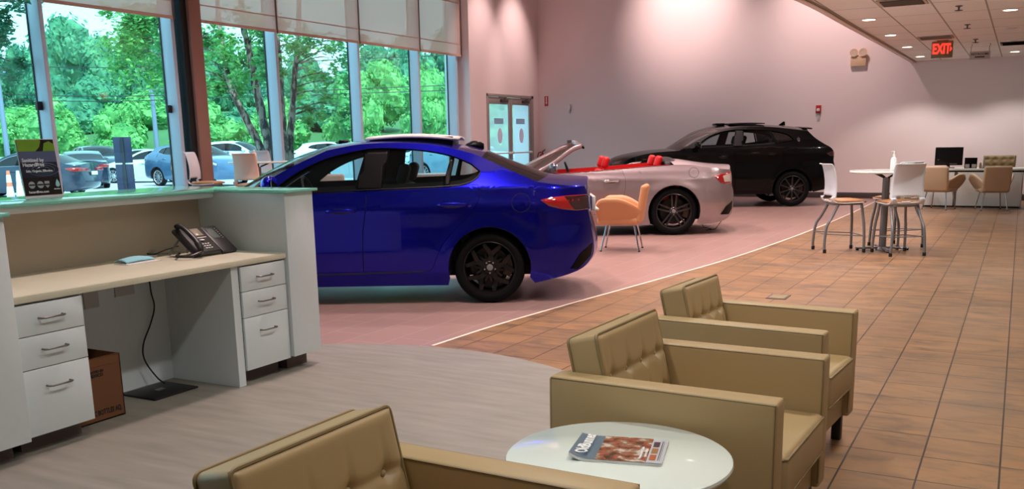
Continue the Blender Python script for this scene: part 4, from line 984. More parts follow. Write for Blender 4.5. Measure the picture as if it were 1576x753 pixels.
text('cover_headline', 'open to visitors', .012, m_white, mg, basis((L * .30, -Wd * .30, .0105), (0, 1, 0), (-1, 0, 0)), bold=.0004)
cov('cover_bars', .44, .45, -.4, .4, m_phg, .0012); cov('cover_bars', .46, .465, -.4, .4, m_phg, .0012)

# ================================================================ bar table and stools
m_shell = mat('white_plastic_shell', (222, 222, 228), .35)
m_pad = mat('tan_seat_pad', (176, 124, 80), .55)
m_tubeg = mat('grey_tube_frame', (128, 126, 128), .35, .5)
m_foot = mat('black_rubber_foot', (10, 10, 10), .6)
def make_stool(loc, rz, label, group, z0=0.0, shell=None):
    """faces +x, seat at 0.72 m; z0 lengthens the legs"""
    s = empty('bar_stool', loc, rz, label, 'stool', group); sh = shell or m_shell
    hs = .645 + z0
    b = MB(); rows = []
    prof = cr([(.20, -.012), (.08, -.02), (-.10, -.022), (-.185, 0.0), (-.212, .06), (-.205, .16), (-.212, .28), (-.240, .41), (-.268, .475), (-.305, .485)], 4)
    N = 12
    for i, (x, z) in enumerate(prof):
        u = i / (len(prof) - 1); wd = .215 if u < .45 else .215 - .06 * (u - .45)
        row = []
        for k in range(N + 1):
            v = 2 * k / N - 1; cv = abs(v) ** 2
            row.append((x + (.045 * cv if u > .42 else 0), v * wd, hs + z + (.014 * cv if u < .42 else 0)))
        rows.append(row)
    # opening low in the backrest
    V = [[b.bm.verts.new(p) for p in r] for r in rows]
    for i in range(len(V) - 1):
        for k in range(N):
            z = rows[i][k][2] - hs
            if rows[i][k][0] < -.17 and .012 < z < .062 and 2 <= k < N - 2: continue
            b._f([V[i][k], V[i][k + 1], V[i + 1][k + 1], V[i + 1][k]])
    b.build('seat_shell', sh, s, 60, solid=.010)
    b = MB(); b.grid([[(.225 - .40 * i / 10, (k / 10 - .5) * .42 * (1 - .05 * (i / 10)), hs + .018 + .018 * (1 - abs(i / 5 - 1) ** 4) * (1 - abs(k / 5 - 1) ** 4) - .010 * (i < 1)) for k in range(11)] for i in range(11)]); b.build('seat_pad', m_pad, s, 60, solid=.022)
    b = MB(); b.tube(cr([(.19, .17, hs - .03), (-.14, .17, hs - .03), (-.17, 0, hs - .035), (-.14, -.17, hs - .03), (.19, -.17, hs - .03)], 6), .012, 8); b.build('under_seat_frame', m_tubeg, s)
    for sy in (1, -1):
        for nm, path in (('f', [(.18, sy * .17, hs - .03), (.20, sy * .185, hs - .18), (.215, sy * .205, .30), (.225, sy * .215, .0)]), ('r', [(-.12, sy * .17, hs - .03), (-.20, sy * .185, hs - .19), (-.268, sy * .20, .33), (-.29, sy * .21, .12), (-.285, sy * .215, .0)])):
            P = cr(path, 6); P[-1] = (P[-1][0], P[-1][1], .004)
            b = MB(); b.tube(P, .0175, 10); lg = b.build('leg', m_tubeg, s)
            e = P[-1]; b = MB(); b.cyl((e[0], e[1], 0), (e[0], e[1], .045), .021, n=12); b.build('foot_cap', m_foot, lg)
    zf = .21
    b = MB(); b.tube([(.218, .208, zf), (.218, -.208, zf)], .007, 8); b.tube([(-.283, .207, zf + .03), (-.283, -.207, zf + .03)], .007, 8)
    for sy in (1, -1): b.tube([(.218, sy * .209, zf), (-.283, sy * .207, zf + .03)], .007, 8)
    b.build('footrest', m_tubeg, s)
    return s
def make_bar_table(loc, label, zt, r, group=None):
    t = empty('bar_table', loc, 0, label, 'table', group)
    b = MB(); b.lathe([(0, zt), (r - .012, zt), (r, zt - .012), (r, zt - .022), (r - .02, zt - .032), (0, zt - .032)], 64); b.build('tabletop', m_gloss, t)
    b = MB(); b.lathe([(.045, zt - .09), (.045, .05), (.075, .03), (.085, .0)], 28); b.build('column', m_tubeg, t)
    b = MB()
    for k in range(4):
        a = PI / 4 + k * PI / 2; c, s_ = math.cos(a), math.sin(a)
        b.tube([(.04 * c, .04 * s_, zt - .09), (.17 * c, .17 * s_, zt - .036)], (.014, .012), 8)
    b.build('top_bracket', m_foot, t)
    for k in range(4):
        a = .35 + k * PI / 2; c, s_ = math.cos(a), math.sin(a)
        b = MB(); b.tube([(.05 * c, .05 * s_, .035), (.33 * c, .33 * s_, .028)], (.016, .026), 8, flat=(0, 0, 1)); f = b.build('foot_bar', m_tubeg, t)
        b = MB(); b.cyl((.31 * c, .31 * s_, 0), (.31 * c, .31 * s_, .018), .02, n=12); b.build('glide', m_foot, f)
    return t
make_bar_table((-1.50, 12.9, 0), 'tall round white table on a grey column, standing on the tan tiles', 1.03, .46)
bt = empty('sanitizer_bottle', (-1.43, 12.92, 1.0303), 0, 'white pump bottle standing on the tall round table', 'bottle')
b = MB(); b.lathe([(0, 0), (.034, 0), (.038, .006), (.038, .13), (.03, .155), (.014, .165), (.014, .18), (0, .18)], 24); b.build('bottle_body', mat('translucent_bottle', (226, 226, 228), .25), bt)
b = MB(); b.cyl((0, 0, .18), (0, 0, .20), .015, n=16); b.tube([(0, 0, .2), (0, 0, .235), (-.004, 0, .24), (-.035, 0, .236)], .006, 8); b.build('pump', m_white, bt)
make_stool((-1.985, 12.66, 0), math.radians(30), 'white shell bar stool turned side-on, left of the tall table on the tan tiles', 'stools at the tall table')
make_stool((-1.29, 12.58, 0), math.radians(122), 'white shell bar stool showing its back, pulled out in front of the tall table', 'stools at the tall table')
make_stool((-1.415, 13.40, 0), math.radians(140), 'white shell bar stool hidden behind the nearer one, only its bright top edge showing', 'stools at the tall table')

# ================================================================ guest chairs
m_cog = mat('peach_vinyl', (190, 158, 126), .55, var=(4, .05)); m_cog2 = mat('peach_orange_vinyl', (206, 142, 96), .55, var=(4, .05)); m_chr = mat('chrome_leg', (190, 188, 190), .18, 1.0)
def make_guest(loc, rz, label, group, m, sc=1.0):
    """shell armchair facing +x"""
    g = empty('guest_chair', loc, rz, label, 'chair', group)
    for sy in (1, -1):
        b = MB(); rows = []
        for i in range(15):
            u = i / 14; e = u * u * (3 - 2 * u); x = -.27 + .57 * u
            top = .53 + .145 * math.sin(min(1, u * 1.7) * PI / 2) - .10 * max(0, (u - .82) / .18) ** 2.5; yo = .25 + .125 * math.sin(min(1, u * 1.5) * PI / 2)
            row = []
            for k in range(9):
                t = k / 8; row.append((x - .03 * (1 - t) * u, sy * (.20 + .035 * e * 0 + (yo - .20) * (t ** .75)), .365 + .012 * (1 - u) + (top - .365) * (t ** 1.25)))
            rows.append(row)
        b.grid(rows if sy > 0 else rows[::-1]); b.build('arm_shell', m, g, 60, solid=.04)
    b = MB(); R = Matrix.Rotation(math.radians(-9), 3, 'Y'); b.box((-.262, 0, .605), (.075, .49, .49), .036, 4, R); b.build('backrest', m, g)
    b = MB(); b.box((.03, 0, .395), (.54, .50, .11), .045, 4); b.build('seat_cushion', m, g)
    for x in (.22, -.22):
        for y in (.2, -.2):
            b = MB(); b.cyl((x * .8, y * .9, .35), (x * 1.12, y * 1.15, .004), .0125, .010, n=12); l = b.build('leg', m_chr, g)
            b = MB(); b.cyl((x * 1.12, y * 1.15, 0), (x * 1.115, y * 1.145, .012), .014, n=10); b.build('foot_glide', m_foot, l)
    g.scale = (sc, sc, sc)
    return g
make_guest((-4.70, 11.80, 0), math.radians(195), 'peach shell armchair standing beside the silver convertible door', None, m_cog2, 1.04)
make_guest((-1.36, 20.30, 0), math.radians(74), 'tan shell chair at the far desk, in front of the black monitor', 'guest chairs at the far desk', m_cog)
make_guest((-.43, 20.27, 0), math.radians(105), 'tan shell chair at the far desk, in front of the tufted office chair', 'guest chairs at the far desk', m_cog)

# ================================================================ far desk
m_dk = mat('white_desk', (214, 212, 208), .4)
fd = empty('office_desk', (-.82, 21.3, 0), 0, 'long white office desk standing near the far wall', 'desk')
b = MB(); b.lohi((-.90, -.44, .735), (.95, .42, .77), .003); b.build('worktop', m_dk, fd)
b = MB(); b.lohi((-.88, -.42, .03), (.88, -.39, .70), .002); b.build('modesty_panel', m_dk, fd)
for x in (-.86, .88):
    b = MB(); b.lohi((x - .02, -.40, .0), (x + .02, .40, .735)); b.build('side_panel', m_dk, fd, ang=0)
b = MB(); b.lohi((-.88, -.40, 0.0), (.88, -.37, .03)); b.lohi((-.88, -.40, .70), (.93, -.36, .735)); b.build('dark_reveal', m_gap, fd, ang=0)
b = MB(); b.lohi((-.33, -.424, .03), (-.27, -.42, .70)); b.build('panel_joint', m_plinth, fd, ang=0)
mo = empty('computer_monitor', (-1.30, 21.25, .7705), math.radians(4), 'black computer monitor on the far desk, seen from behind the tan chairs', 'monitor')
b = MB(); b.lohi((-.26, -.02, .055), (.26, .02, .42), .008); b.build('screen_housing', m_trimb, mo)
b = MB(); b.lohi((-.245, -.022, .075), (.245, -.0195, .405)); b.build('screen', mat('dark_screen', (6, 6, 7), .12), mo, ang=0)
b = MB(); b.lohi((-.03, .0, .012), (.03, .03, .1), .004); b.lohi((-.12, -.07, 0), (.12, .1, .012), .004); b.build('stand', m_trimb, mo)
b = MB(); b.lohi((-.21, -.024, .16), (-.18, -.022, .175)); b.lohi((.02, -.024, .08), (.16, -.022, .09)); b.build('screen_marks', m_steel, mo, ang=0)
cd_ = empty('brochure_stand', (-.88, 21.1, .7705), math.radians(3), 'small black stand with card holders between the monitor and the tufted chair', 'stand')
b = MB(); b.lohi((-.115, .0, 0), (.115, .012, .21), .002); b.lohi((-.115, -.05, 0), (.115, .0, .01)); b.build('backboard', m_trimb, cd_)
for x in (-.06, .06):
    b = MB(); b.lohi((x - .04, -.045, .01), (x + .04, -.012, .08), .003); b.build('card_holder', mat('pale_plastic', (150, 140, 134), .3), cd_)
t = empty('stapler', (-.60, 21.02, .7705), .3, 'small dark stapler on the far desk beside the card stand', 'stapler')
b = MB(); b.box((0, 0, .012), (.16, .035, .02), .006); b.build('stapler_base', m_phg, t)
b = MB(); b.box((.0, 0, .04), (.15, .03, .025), .01, 3, Matrix.Rotation(.1, 3, 'Y')); b.build('stapler_arm', m_steel, t)
t = empty('hand_sanitizer', (-.70, 21.0, .7705), 0, 'slim brown bottle on the far desk beside the card stand', 'bottle')
b = MB(); b.lathe([(0, 0), (.02, 0), (.022, .01), (.022, .09), (.01, .105), (.01, .12), (0, .12)], 16); b.build('bottle_body', m_pipe, t)
b = MB(); b.cyl((0, 0, .12), (0, 0, .14), .012, n=12); b.build('cap', m_white, t)
# tufted office chair
oc = empty('office_chair', (-.38, 22.05, 0), math.radians(-92), 'tufted tan leather office chair behind the far desk', 'chair')
b = MB(); w, h = .60, .40
F2 = lambda y, z, d: (.0 + d - z * .1 + .17, y, .60 + z)
R = []
for j in range(41):
    z = h * j / 40; row = []
    for i in range(61):
        y = w * (i / 60 - .5); e = max(0, min(1, (w / 2 - abs(y)) / .03, z / .03, (h - z) / .03)); dep = -.02 * (1 - e)
        for r in range(3):
            for c in range(4): dep -= .035 * math.exp(-(math.hypot(y - w * ((c + .5) / 4 - .5), z - h * (r + .5) / 3) / .035) ** 2)
        row.append(F2(y, z, dep))
    R.append(row)
b.grid(R); per = rrect(w, h, .02, 4, 0, h / 2); b.grid([[F2(y, z, -.014) for y, z in per], [F2(y, z, -.1) for y, z in per]], cu=True); b.face([F2(y, z, -.1) for y, z in per]); b.build('backrest', m_lea, oc, 60)
b = MB(); b.box((.42, 0, .50), (.52, .56, .12), .04, 4); b.build('seat', m_lea, oc)
b = MB(); b.lohi((.08, -.05, .48), (.13, .05, .62)); b.lohi((.08, -.05, .43), (.45, .05, .45)); b.build('back_bracket', m_foot, oc)
b = MB(); b.cyl((.42, 0, .10), (.42, 0, .44), .025, n=14); b.build('gas_column', m_chr, oc)
for k in range(5):
    a = 2 * PI * k / 5; c, s_ = math.cos(a), math.sin(a)
    b = MB(); b.tube([(.42, 0, .11), (.42 + .28 * c, .28 * s_, .07)], (.02, .016), 8); f = b.build('base_arm', m_chr, oc)
    b = MB(); b.cyl((.42 + .28 * c - .012 * s_, .28 * s_ + .012 * c, .028), (.42 + .28 * c + .012 * s_, .28 * s_ - .012 * c, .028), .028, n=14); b.build('castor', m_foot, f)
t = empty('black_bin', (.30, 21.6, 0), 0, 'black waste bin at the far wall beside the office desk', 'bin')
b = MB(); b.lathe([(.10, .0), (.13, .36), (.135, .37), (.12, .37), (.095, .02), (0, .02)], 24); b.lathe([(0, 0), (.10, 0)], 24); b.build('bin_body', m_foot, t)
b = MB(); b.lathe([(.128, .36), (.142, .366), (.142, .376), (.122, .376)], 24); b.build('rim', m_phg, t)

# ================================================================ stools, table and desk by the window
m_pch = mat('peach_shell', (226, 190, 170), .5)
def px_floor(px, py, depth):
    p = atd(px, py, depth); return Vector((p.x, p.y, 0))
p = px_floor(317, 275, 14.5); make_stool((p.x, p.y, 0), math.radians(25), 'white shell bar stool by the window beside the brown column', 'bar stools by the window', .27)
p = px_floor(388, 262, 14.2); make_stool((p.x, p.y, 0), math.radians(104), 'peach bar stool with a square back, nearer of two at the window table', 'bar stools by the window', .24, m_pch)
p = px_floor(410, 262, 16.6); make_stool((p.x, p.y, 0), math.radians(104), 'pale bar stool half hidden behind the peach stool at the window table', 'bar stools by the window', .26, m_shell)
p = px_floor(384, 250, 15.2); make_bar_table((p.x - .1, p.y + .3, 0), 'tall round white table by the window, behind the stools', 1.22, .50)
t = empty('pump_bottle', (p.x - .12, p.y + .25, 1.2203), 0, 'small pale bottle on the tall window table', 'bottle')
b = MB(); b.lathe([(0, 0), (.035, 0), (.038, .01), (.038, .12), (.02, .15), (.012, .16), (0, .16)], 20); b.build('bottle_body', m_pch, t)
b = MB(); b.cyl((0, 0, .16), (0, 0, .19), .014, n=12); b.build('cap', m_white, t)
p = px_floor(645, 270, 19.2)
wd = empty('window_desk', (p.x, p.y, 0), math.radians(28), 'white sales desk by the window, seen through the rear side window of the blue car', 'desk')
b = MB(); b.lohi((-1.0, -.4, .80), (.62, .4, .84), .003); b.build('worktop', m_dk, wd)
b = MB(); b.lohi((-.95, -.38, 0.0), (.58, -.34, .80), .003); b.build('modesty_panel', m_pch, wd)
for x in (-.93, .56):
    b = MB(); b.lohi((x - .02, -.34, 0.0), (x + .02, .36, .80)); b.build('side_panel', m_dk, wd, ang=0)
p2 = px_floor(622, 262, 19.0)
t = empty('desk_display', (p2.x, p2.y, .8405), math.radians(20), 'small tilted card display on the window desk', 'display')
b = MB(); b.box((0, 0, .09), (.2, .012, .16), .003, 2, Matrix.Rotation(.5, 3, 'X')); b.build('display_board', m_phg, t)
b = MB(); b.tube([(-.05, .05, .0), (-.05, 0, .1)], .006, 6); b.tube([(.05, .05, .0), (.05, 0, .1)], .006, 6); b.build('prop', m_steel, t)
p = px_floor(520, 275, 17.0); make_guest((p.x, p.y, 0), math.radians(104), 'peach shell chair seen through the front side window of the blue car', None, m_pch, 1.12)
p = px_floor(478, 275, 17.8)
t = empty('low_cabinet', (p.x, p.y, 0), math.radians(28), 'low white cabinet seen through the front window of the blue car', 'cabinet')
b = MB(); b.lohi((-.5, -.25, .06), (.42, .25, .88), .004); b.build('carcass', m_dk, t)
b = MB(); b.lohi((-.46, -.22, 0), (.38, .22, .06)); b.build('plinth', m_plinth, t, ang=0)
for x in (-.27, .19):
    b = MB(); b.lohi((x - .22, -.268, .08), (x + .22, -.25, .86), .002); d = b.build('door', m_dk, t)
    b = MB(); b.tube([(x + .17, -.268, .6), (x + .17, -.29, .6), (x + .17, -.29, .72), (x + .17, -.268, .72)], .005, 6); b.build('handle', m_hdl, d)
# ================================================================ wall and ceiling fittings
m_wp = mat('pale_wall_plate', (196, 186, 186), .4)
m_red = mat('alarm_red', (186, 26, 26), .4); m_cream = mat('cream_plastic', (214, 178, 146), .5)
t = empty('emergency_light', (-3.474, YB, 3.02), 0, 'twin-lamp emergency light box high on the far wall', 'light')
b = MB(); b.lohi((-.17, -.09, 0.0), (.17, -.001, .22), .008); b.build('housing', m_cream, t)
for x in (-.10, .10):
    b = MB(); b.lathe([(0, .0), (.045, 0.0), (.085, -.05), (.09, -.075), (.08, -.075), (.0, -.06)], 24, (x, -.05, .30), 'y'); l = b.build('lamp_head', m_cream, t, fixn=True)
    b = MB(); b.lathe([(.0, -.07), (.07, -.066)], 24, (x, -.05, .30), 'y'); b.build('lens', m_wp, l)
    b = MB(); b.cyl((x, -.05, .2), (x, -.04, .28), .018, n=10); b.build('swivel', m_cream, t)
t = empty('fire_alarm', (-4.319, YB, 2.08), 0, 'small red fire alarm strobe on the wall above the black car', 'fire alarm')
b = MB(); b.lohi((-.06, -.05, -.09), (.06, -.001, .09), .006); b.build('alarm_body', m_red, t)
b = MB(); b.lohi((-.035, -.075, -.05), (.035, -.05, .02), .012, 3); b.build('strobe_lens', m_white, t)
t = empty('wall_conduit_plate', (-4.31, YB, 1.90), 0, 'pale plate mounted below the red fire alarm', 'wall plate')
b = MB(); b.lohi((-.03, -.02, -.09), (.03, -.001, .085), .004); b.build('plate', m_wp, t)
b = MB(); b.cyl((0, -.02, .05), (0, -.024, .05), .008, n=10); b.build('screw', m_steel, t)
t = empty('extinguisher_sign', (-11.527, YB, 2.527), 0, 'small red and white fire extinguisher sign near the wall corner', 'sign')
b = MB(); b.lohi((-.055, -.006, -.14), (.055, -.001, .14)); b.build('sign_plate', m_red, t, ang=0)
b = MB(); b.prism([(-.016, .10), (.016, .10), (.016, -.05), (.03, -.05), (0, -.11), (-.03, -.05), (-.016, -.05)], lambda p, q, h: (p, h, q), -.0075, -.006); b.lohi((-.055, -.0075, .118), (.055, -.006, .14)); b.build('arrow', m_white, t, ang=0)
t = empty('fire_extinguisher', (-11.60, YB - .13, 0.86), 0, 'red fire extinguisher on the wall, half hidden behind the convertible windscreen', 'fire extinguisher')
b = MB(); b.lathe([(0, -.22), (.075, -.22), (.085, -.20), (.085, .17), (.07, .22), (.03, .25), (.03, .28), (0, .28)], 24); b.build('cylinder', m_red, t)
b = MB(); b.lathe([(.086, -.10), (.0865, -.1), (.0865, .12), (.086, .12)], 24); b.build('label_band', m_white, t)
b = MB(); b.tube([(0, 0, .28), (.0, -.02, .31), (.09, -.04, .33)], .012, 8); b.tube([(0, 0, .30), (.10, -.03, .37)], .01, 8); b.build('handle', m_phg, t)
b = MB(); b.tube(cr([(-.02, -.03, .29), (-.09, -.06, .26), (-.12, -.05, .1), (-.10, -.03, -.1)], 6), .012, 8); b.build('hose', m_foot, t)
b = MB(); b.lohi((-.05, .085, -.1), (.05, .129, .15)); b.build('wall_bracket', m_phg, t, ang=0)
t = empty('motion_sensor', (-10.824, YB, 2.30), 0, 'slim white motion sensor on the wall right of the extinguisher sign', 'sensor')
b = MB(); b.lohi((-.035, -.06, -.04), (.035, -.001, .10), .012, 3); b.build('sensor_body', m_white, t)
b = MB(); b.lohi((-.025, -.03, -.13), (.025, -.001, -.045), .006); b.build('sensor_base', m_wp, t)
t = empty('pull_station', (-10.83, YB, 1.37), 0, 'small brown box on the wall above the convertible windscreen', 'wall box')
b = MB(); b.lohi((-.06, -.05, -.09), (.06, -.001, .09), .005); b.build('box_body', m_brown, t)
b = MB(); b.lohi((-.035, -.058, -.03), (.035, -.05, .03), .003); b.build('box_front', m_plinth, t)
# exit sign
e0 = Vector((-1.365, 18.4, 0))
t = empty('exit_sign', (e0.x, e0.y, ZS), 0, 'red glowing EXIT sign hanging under the lower ceiling', 'sign')
b = MB(); b.lohi((-.17, -.03, -.30), (.17, .03, -.02), .006); b.build('sign_box', m_pipe, t)
b = MB(); b.lohi((-.09, -.04, -.02), (.09, .04, -.001), .004); b.build('ceiling_plate', m_pipe, t)
m_exit = mat('glowing_red_letters', (255, 30, 24), .5, emit=((255, 32, 24), 2.6))
text('exit_letters', 'EXIT', .235, m_exit, t, basis((-.01, -.032, -.155), (1, 0, 0), (0, 0, 1)), align='CENTER', bold=.006, sx=.60)
b = MB(); b.prism([(.128, -.20), (.158, -.155), (.128, -.11)], lambda p, q, h: (p, h, q), -.034, -.031); b.build('arrow', m_exit, t, ang=0)
# hanging restroom sign
rs = atY(1508, 85, 19.6)
t = empty('hanging_sign', (rs.x, 19.6, ZS), 0, 'small pale sign hanging on two hooks from the ceiling, reading restrooms', 'sign')
zb = rs.z - ZS
b = MB(); b.lohi((-.17, -.006, zb - .07), (.17, .006, zb + .07), .002); b.build('sign_plate', mat('pale_sign', (186, 168, 156), .5), t)
b = MB()
for x in (-.15, .15): b.tube([(x, 0, zb + .07), (x, 0, -.04), (x + .02, 0, -.02), (x, 0, -.002)], .004, 6)
b.build('hooks', m_foot, t)
text('sign_lettering', 'RESTROOMS', .052, m_ink, t, basis((0, -.0065, zb + .02), (1, 0, 0), (0, 0, 1)), align='CENTER', bold=.001)
b = MB(); b.lohi((-.08, -.0075, zb - .04), (.08, -.006, zb - .02)); b.build('arrow_bar', m_ink, t, ang=0)
# sprinklers
spl = ['nearest of the three ceiling sprinklers in a row', 'middle of the three ceiling sprinklers in a row', 'ceiling sprinkler above the hanging sign, farthest of three']
for (x, y), lb in zip(((-.85, 13.6), (-.865, 16.0), (-.86, 18.6)), spl):
    t = empty('sprinkler_head', (x, y, ZS), 0, lb, 'sprinkler', 'ceiling sprinklers')
    b = MB(); b.lathe([(0, -.001), (.045, -.001), (.04, -.01), (.012, -.014), (.010, -.05), (0, -.05)], 16); b.build('escutcheon', m_phg, t)
    b = MB(); b.lathe([(0, -.065), (.05, -.06), (.05, -.056), (0, -.056)], 16); b.cyl((0, 0, -.056), (0, 0, -.05), .008, n=8); b.build('deflector', m_foot, t)
# ceiling air vents
m_vent = mat('vent_cream', (176, 156, 138), .6)
def vent(x0, x1, y0, y1, label, m, nsl=7, along='y'):
    t = empty('ceiling_vent', ((x0 + x1) / 2, (y0 + y1) / 2, ZS), 0, label, 'vent', None); w, h = (x1 - x0) / 2, (y1 - y0) / 2
    b = MB(); b.lohi((-w, -h, -.003), (w, h, -.001)); b.build('backing', m_foot, t, ang=0)
    b = MB(); f = .035
    for lo, hi in (((-w, -h), (w, -h + f)), ((-w, h - f), (w, h)), ((-w, -h + f), (-w + f, h - f)), ((w - f, -h + f), (w, h - f))): b.lohi((lo[0], lo[1], -.014), (hi[0], hi[1], -.003), .002)
    b.build('frame', m, t)
    b = MB()
    for k in range(nsl):
        y = -h + f + (2 * h - 2 * f) * (k + .5) / nsl
        b.box((0, y, -.012), (2 * w - 2 * f, (2 * h) / nsl * .42, .004), 0, 2, Matrix.Rotation(.6, 3, 'X'))
    b.build('slats', m, t, ang=0)
    return t
vent(-1.70, -1.16, 12.45, 13.05, 'square ceiling vent cut by the top edge of the picture', m_vent, 5)
vent(-1.70, -1.16, 17.5, 18.05, 'square ceiling vent just in front of the exit sign', m_vent, 5)
vent(-.50, .55, 19.55, 20.2, 'long black ceiling vent right of the hanging restroom sign', m_trimb, 9)
# recessed downlights
m_lens = mat('lit_lens', (255, 246, 232), .5, emit=((255, 240, 220), 6.0)); m_lensd = mat('unlit_lens', (150, 140, 134), .3)
col1 = ['nearest of four recessed downlights in the row by the soffit edge', 'second of four recessed downlights in the row by the soffit edge', 'third of four recessed downlights in the row by the soffit edge', 'farthest dim downlight in the row by the soffit edge']
col2 = ['bright recessed downlight in the top right corner of the ceiling', 'unlit downlight fitting, nearer of two between the bright ones', 'unlit downlight fitting in front of the long black vent', 'bright recessed downlight behind the long black ceiling vent']
def downlight(x, y, label, lit=True):
    t = empty('ceiling_light', (x, y, ZS), 0, label, 'light', 'recessed downlights in the lower ceiling')
    b = MB(); b.lathe([(.085, -.001), (.105, -.001), (.103, -.007), (.088, -.009), (.085, -.004)], 32); b.build('trim_ring', m_white, t)
    b = MB(); b.lathe([(0, -.005), (.087, -.0045)], 32); b.build('diffuser', m_lens if lit else m_lensd, t, ang=0)
for k, y in enumerate((14.41, 16.88, 19.36, 21.95)): downlight(-2.04, y, col1[k])
for k, (y, lit) in enumerate(((14.45, True), (17.0, False), (19.3, False), (22.0, True))): downlight(-.28, y, col2[k], lit)
for y in (11.93, 9.46, 6.98, 4.5, 2.03):
    for x in (-2.04, -.28): downlight(x, y, 'lit recessed downlight in the ceiling over the armchairs, above the picture')
# floor box by the tan tiles
p = at(1198, 457); t = empty('floor_box', (p.x, p.y, 0), 0, 'small flat dark floor box in the tan tiles behind the far armchair', 'floor box')
b = MB(); b.lohi((-.09, -.13, -.001), (.09, .13, .004), .001); b.build('frame', m_plinth, t)
b = MB(); b.lohi((-.07, -.10, .004), (.07, .10, .006), .001); b.build('cover', m_pipe, t)
# ================================================================ outdoors
GZ = -0.15
CR_ = Vector((RT.x, RT.y, 0)).normalized(); CFW = Vector((-CR_.y, CR_.x, 0))     # camera right / forward on the ground
def gp(px, depth, z=GZ):
    p = atd(px, 240, depth); return Vector((p.x, p.y, z))
m_asph = mat('pale_asphalt', (176, 188, 196), .85, var=(.5, .06)); m_grass = mat('meadow_grass', (64, 112, 62), .95, var=(.6, .2, 6))
def gpt(r, f, z): v = CR_ * r + CFW * f; return (v.x, v.y, z)
b = MB(); b.face([(XG - .1, -20, GZ), (XG - .1, 60, GZ), (-140, 140, GZ), (-140, -60, GZ)]); b.face([(XG - .1, 60, GZ), (XG - .1, YB + 3, GZ), (20, YB + 3, GZ), (20, 140, GZ), (-140, 140, GZ)])
struct(b.build('ground', m_asph, ang=0))
b = MB(); b.lohi((XG - 1.6, -10, GZ), (XG - .2, YB, -.02)); struct(b.build('sidewalk', mat('concrete_walk', (186, 188, 188), .9), ang=0))
b = MB(); rows = []
for f, z in ((56, GZ - .01), (60, .7), (66, 2.2), (76, 3.2), (95, 4.6), (130, 6)): rows.append([gpt(r, f + 3 * math.sin(r * .05), z + (.25 * math.sin(r * .21) if f > 57 else 0)) for r in range(-110, 90, 8)])
b.grid(rows); struct(b.build('hill', m_grass, ang=60))
# foliage -----------------------------------------------------------------
def leaf_mat(name, c1, c2, c3):
    m = bpy.data.materials.new(name); n, l = nodes_of(m); bs = n['Principled BSDF']
    tc = n.new('ShaderNodeTexCoord'); no = n.new('ShaderNodeTexNoise'); no.inputs['Scale'].default_value = 3.0; no.inputs['Detail'].default_value = 6; l.new(tc.outputs['Object'], no.inputs['Vector'])
    rp = n.new('ShaderNodeValToRGB'); e = rp.color_ramp.elements; e[0].position = .33; e[1].position = .68; e[0].color = S(*c1); e[1].color = S(*c3); k = e.new(.5); k.color = S(*c2)
    l.new(no.outputs['Fac'], rp.inputs[0]); l.new(rp.outputs[0], bs.inputs['Base Color']); bs.inputs['Roughness'].default_value = .7; bs.inputs['Specular IOR Level'].default_value = .2
    tr = n.new('ShaderNodeBsdfTranslucent'); l.new(rp.outputs[0], tr.inputs[0]); mx = n.new('ShaderNodeMixShader'); mx.inputs[0].default_value = .35
    l.new(bs.outputs[0], mx.inputs[1]); l.new(tr.outputs[0], mx.inputs[2]); l.new(mx.outputs[0], n['Material Output'].inputs[0])
    return m
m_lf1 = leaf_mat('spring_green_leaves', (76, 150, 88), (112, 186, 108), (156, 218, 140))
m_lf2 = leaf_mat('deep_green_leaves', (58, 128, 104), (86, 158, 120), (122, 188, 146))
m_lf3 = leaf_mat('birch_leaves', (60, 132, 72), (96, 172, 92), (142, 208, 120))
m_bark = mat('grey_brown_bark', (104, 88, 80), .9, var=(6, .35, 6), bump=(14, .8))
m_bark2 = bpy.data.materials.new('peeling_birch_bark')
def _bark():
    n, l = nodes_of(m_bark2); bs = n['Principled BSDF']; tc = n.new('ShaderNodeTexCoord'); mp = n.new('ShaderNodeMapping'); mp.inputs['Scale'].default_value = (9, 9, 3.2); l.new(tc.outputs['Object'], mp.inputs[0])
    no = n.new('ShaderNodeTexNoise'); no.inputs['Scale'].default_value = 1.3; no.inputs['Detail'].default_value = 6; l.new(mp.outputs[0], no.inputs['Vector'])
    rp = n.new('ShaderNodeValToRGB'); e = rp.color_ramp.elements; e[0].position = .44; e[1].position = .58; e[0].color = S(58, 46, 44); e[1].color = S(164, 144, 132); k = e.new(.5); k.color = S(112, 92, 84)
    l.new(no.outputs['Fac'], rp.inputs[0]); l.new(rp.outputs[0], bs.inputs['Base Color']); bs.inputs['Roughness'].default_value = .9
_bark()
def leaf(b, p, sz, nrm, rng):
    n = (nrm + Vector((rng.uniform(-.8, .8), rng.uniform(-.8, .8), rng.uniform(-.5, .8)))).normalized(); u = n.orthogonal().normalized(); a = rng.uniform(0, 6.28); w = n.cross(u)
    d = u * math.cos(a) + w * math.sin(a); e = n.cross(d)
    b._f([b.bm.verts.new(p - d * sz), b.bm.verts.new(p - e * sz * .55 + n * sz * .12), b.bm.verts.new(p + d * sz), b.bm.verts.new(p + e * sz * .55 + n * sz * .12)])
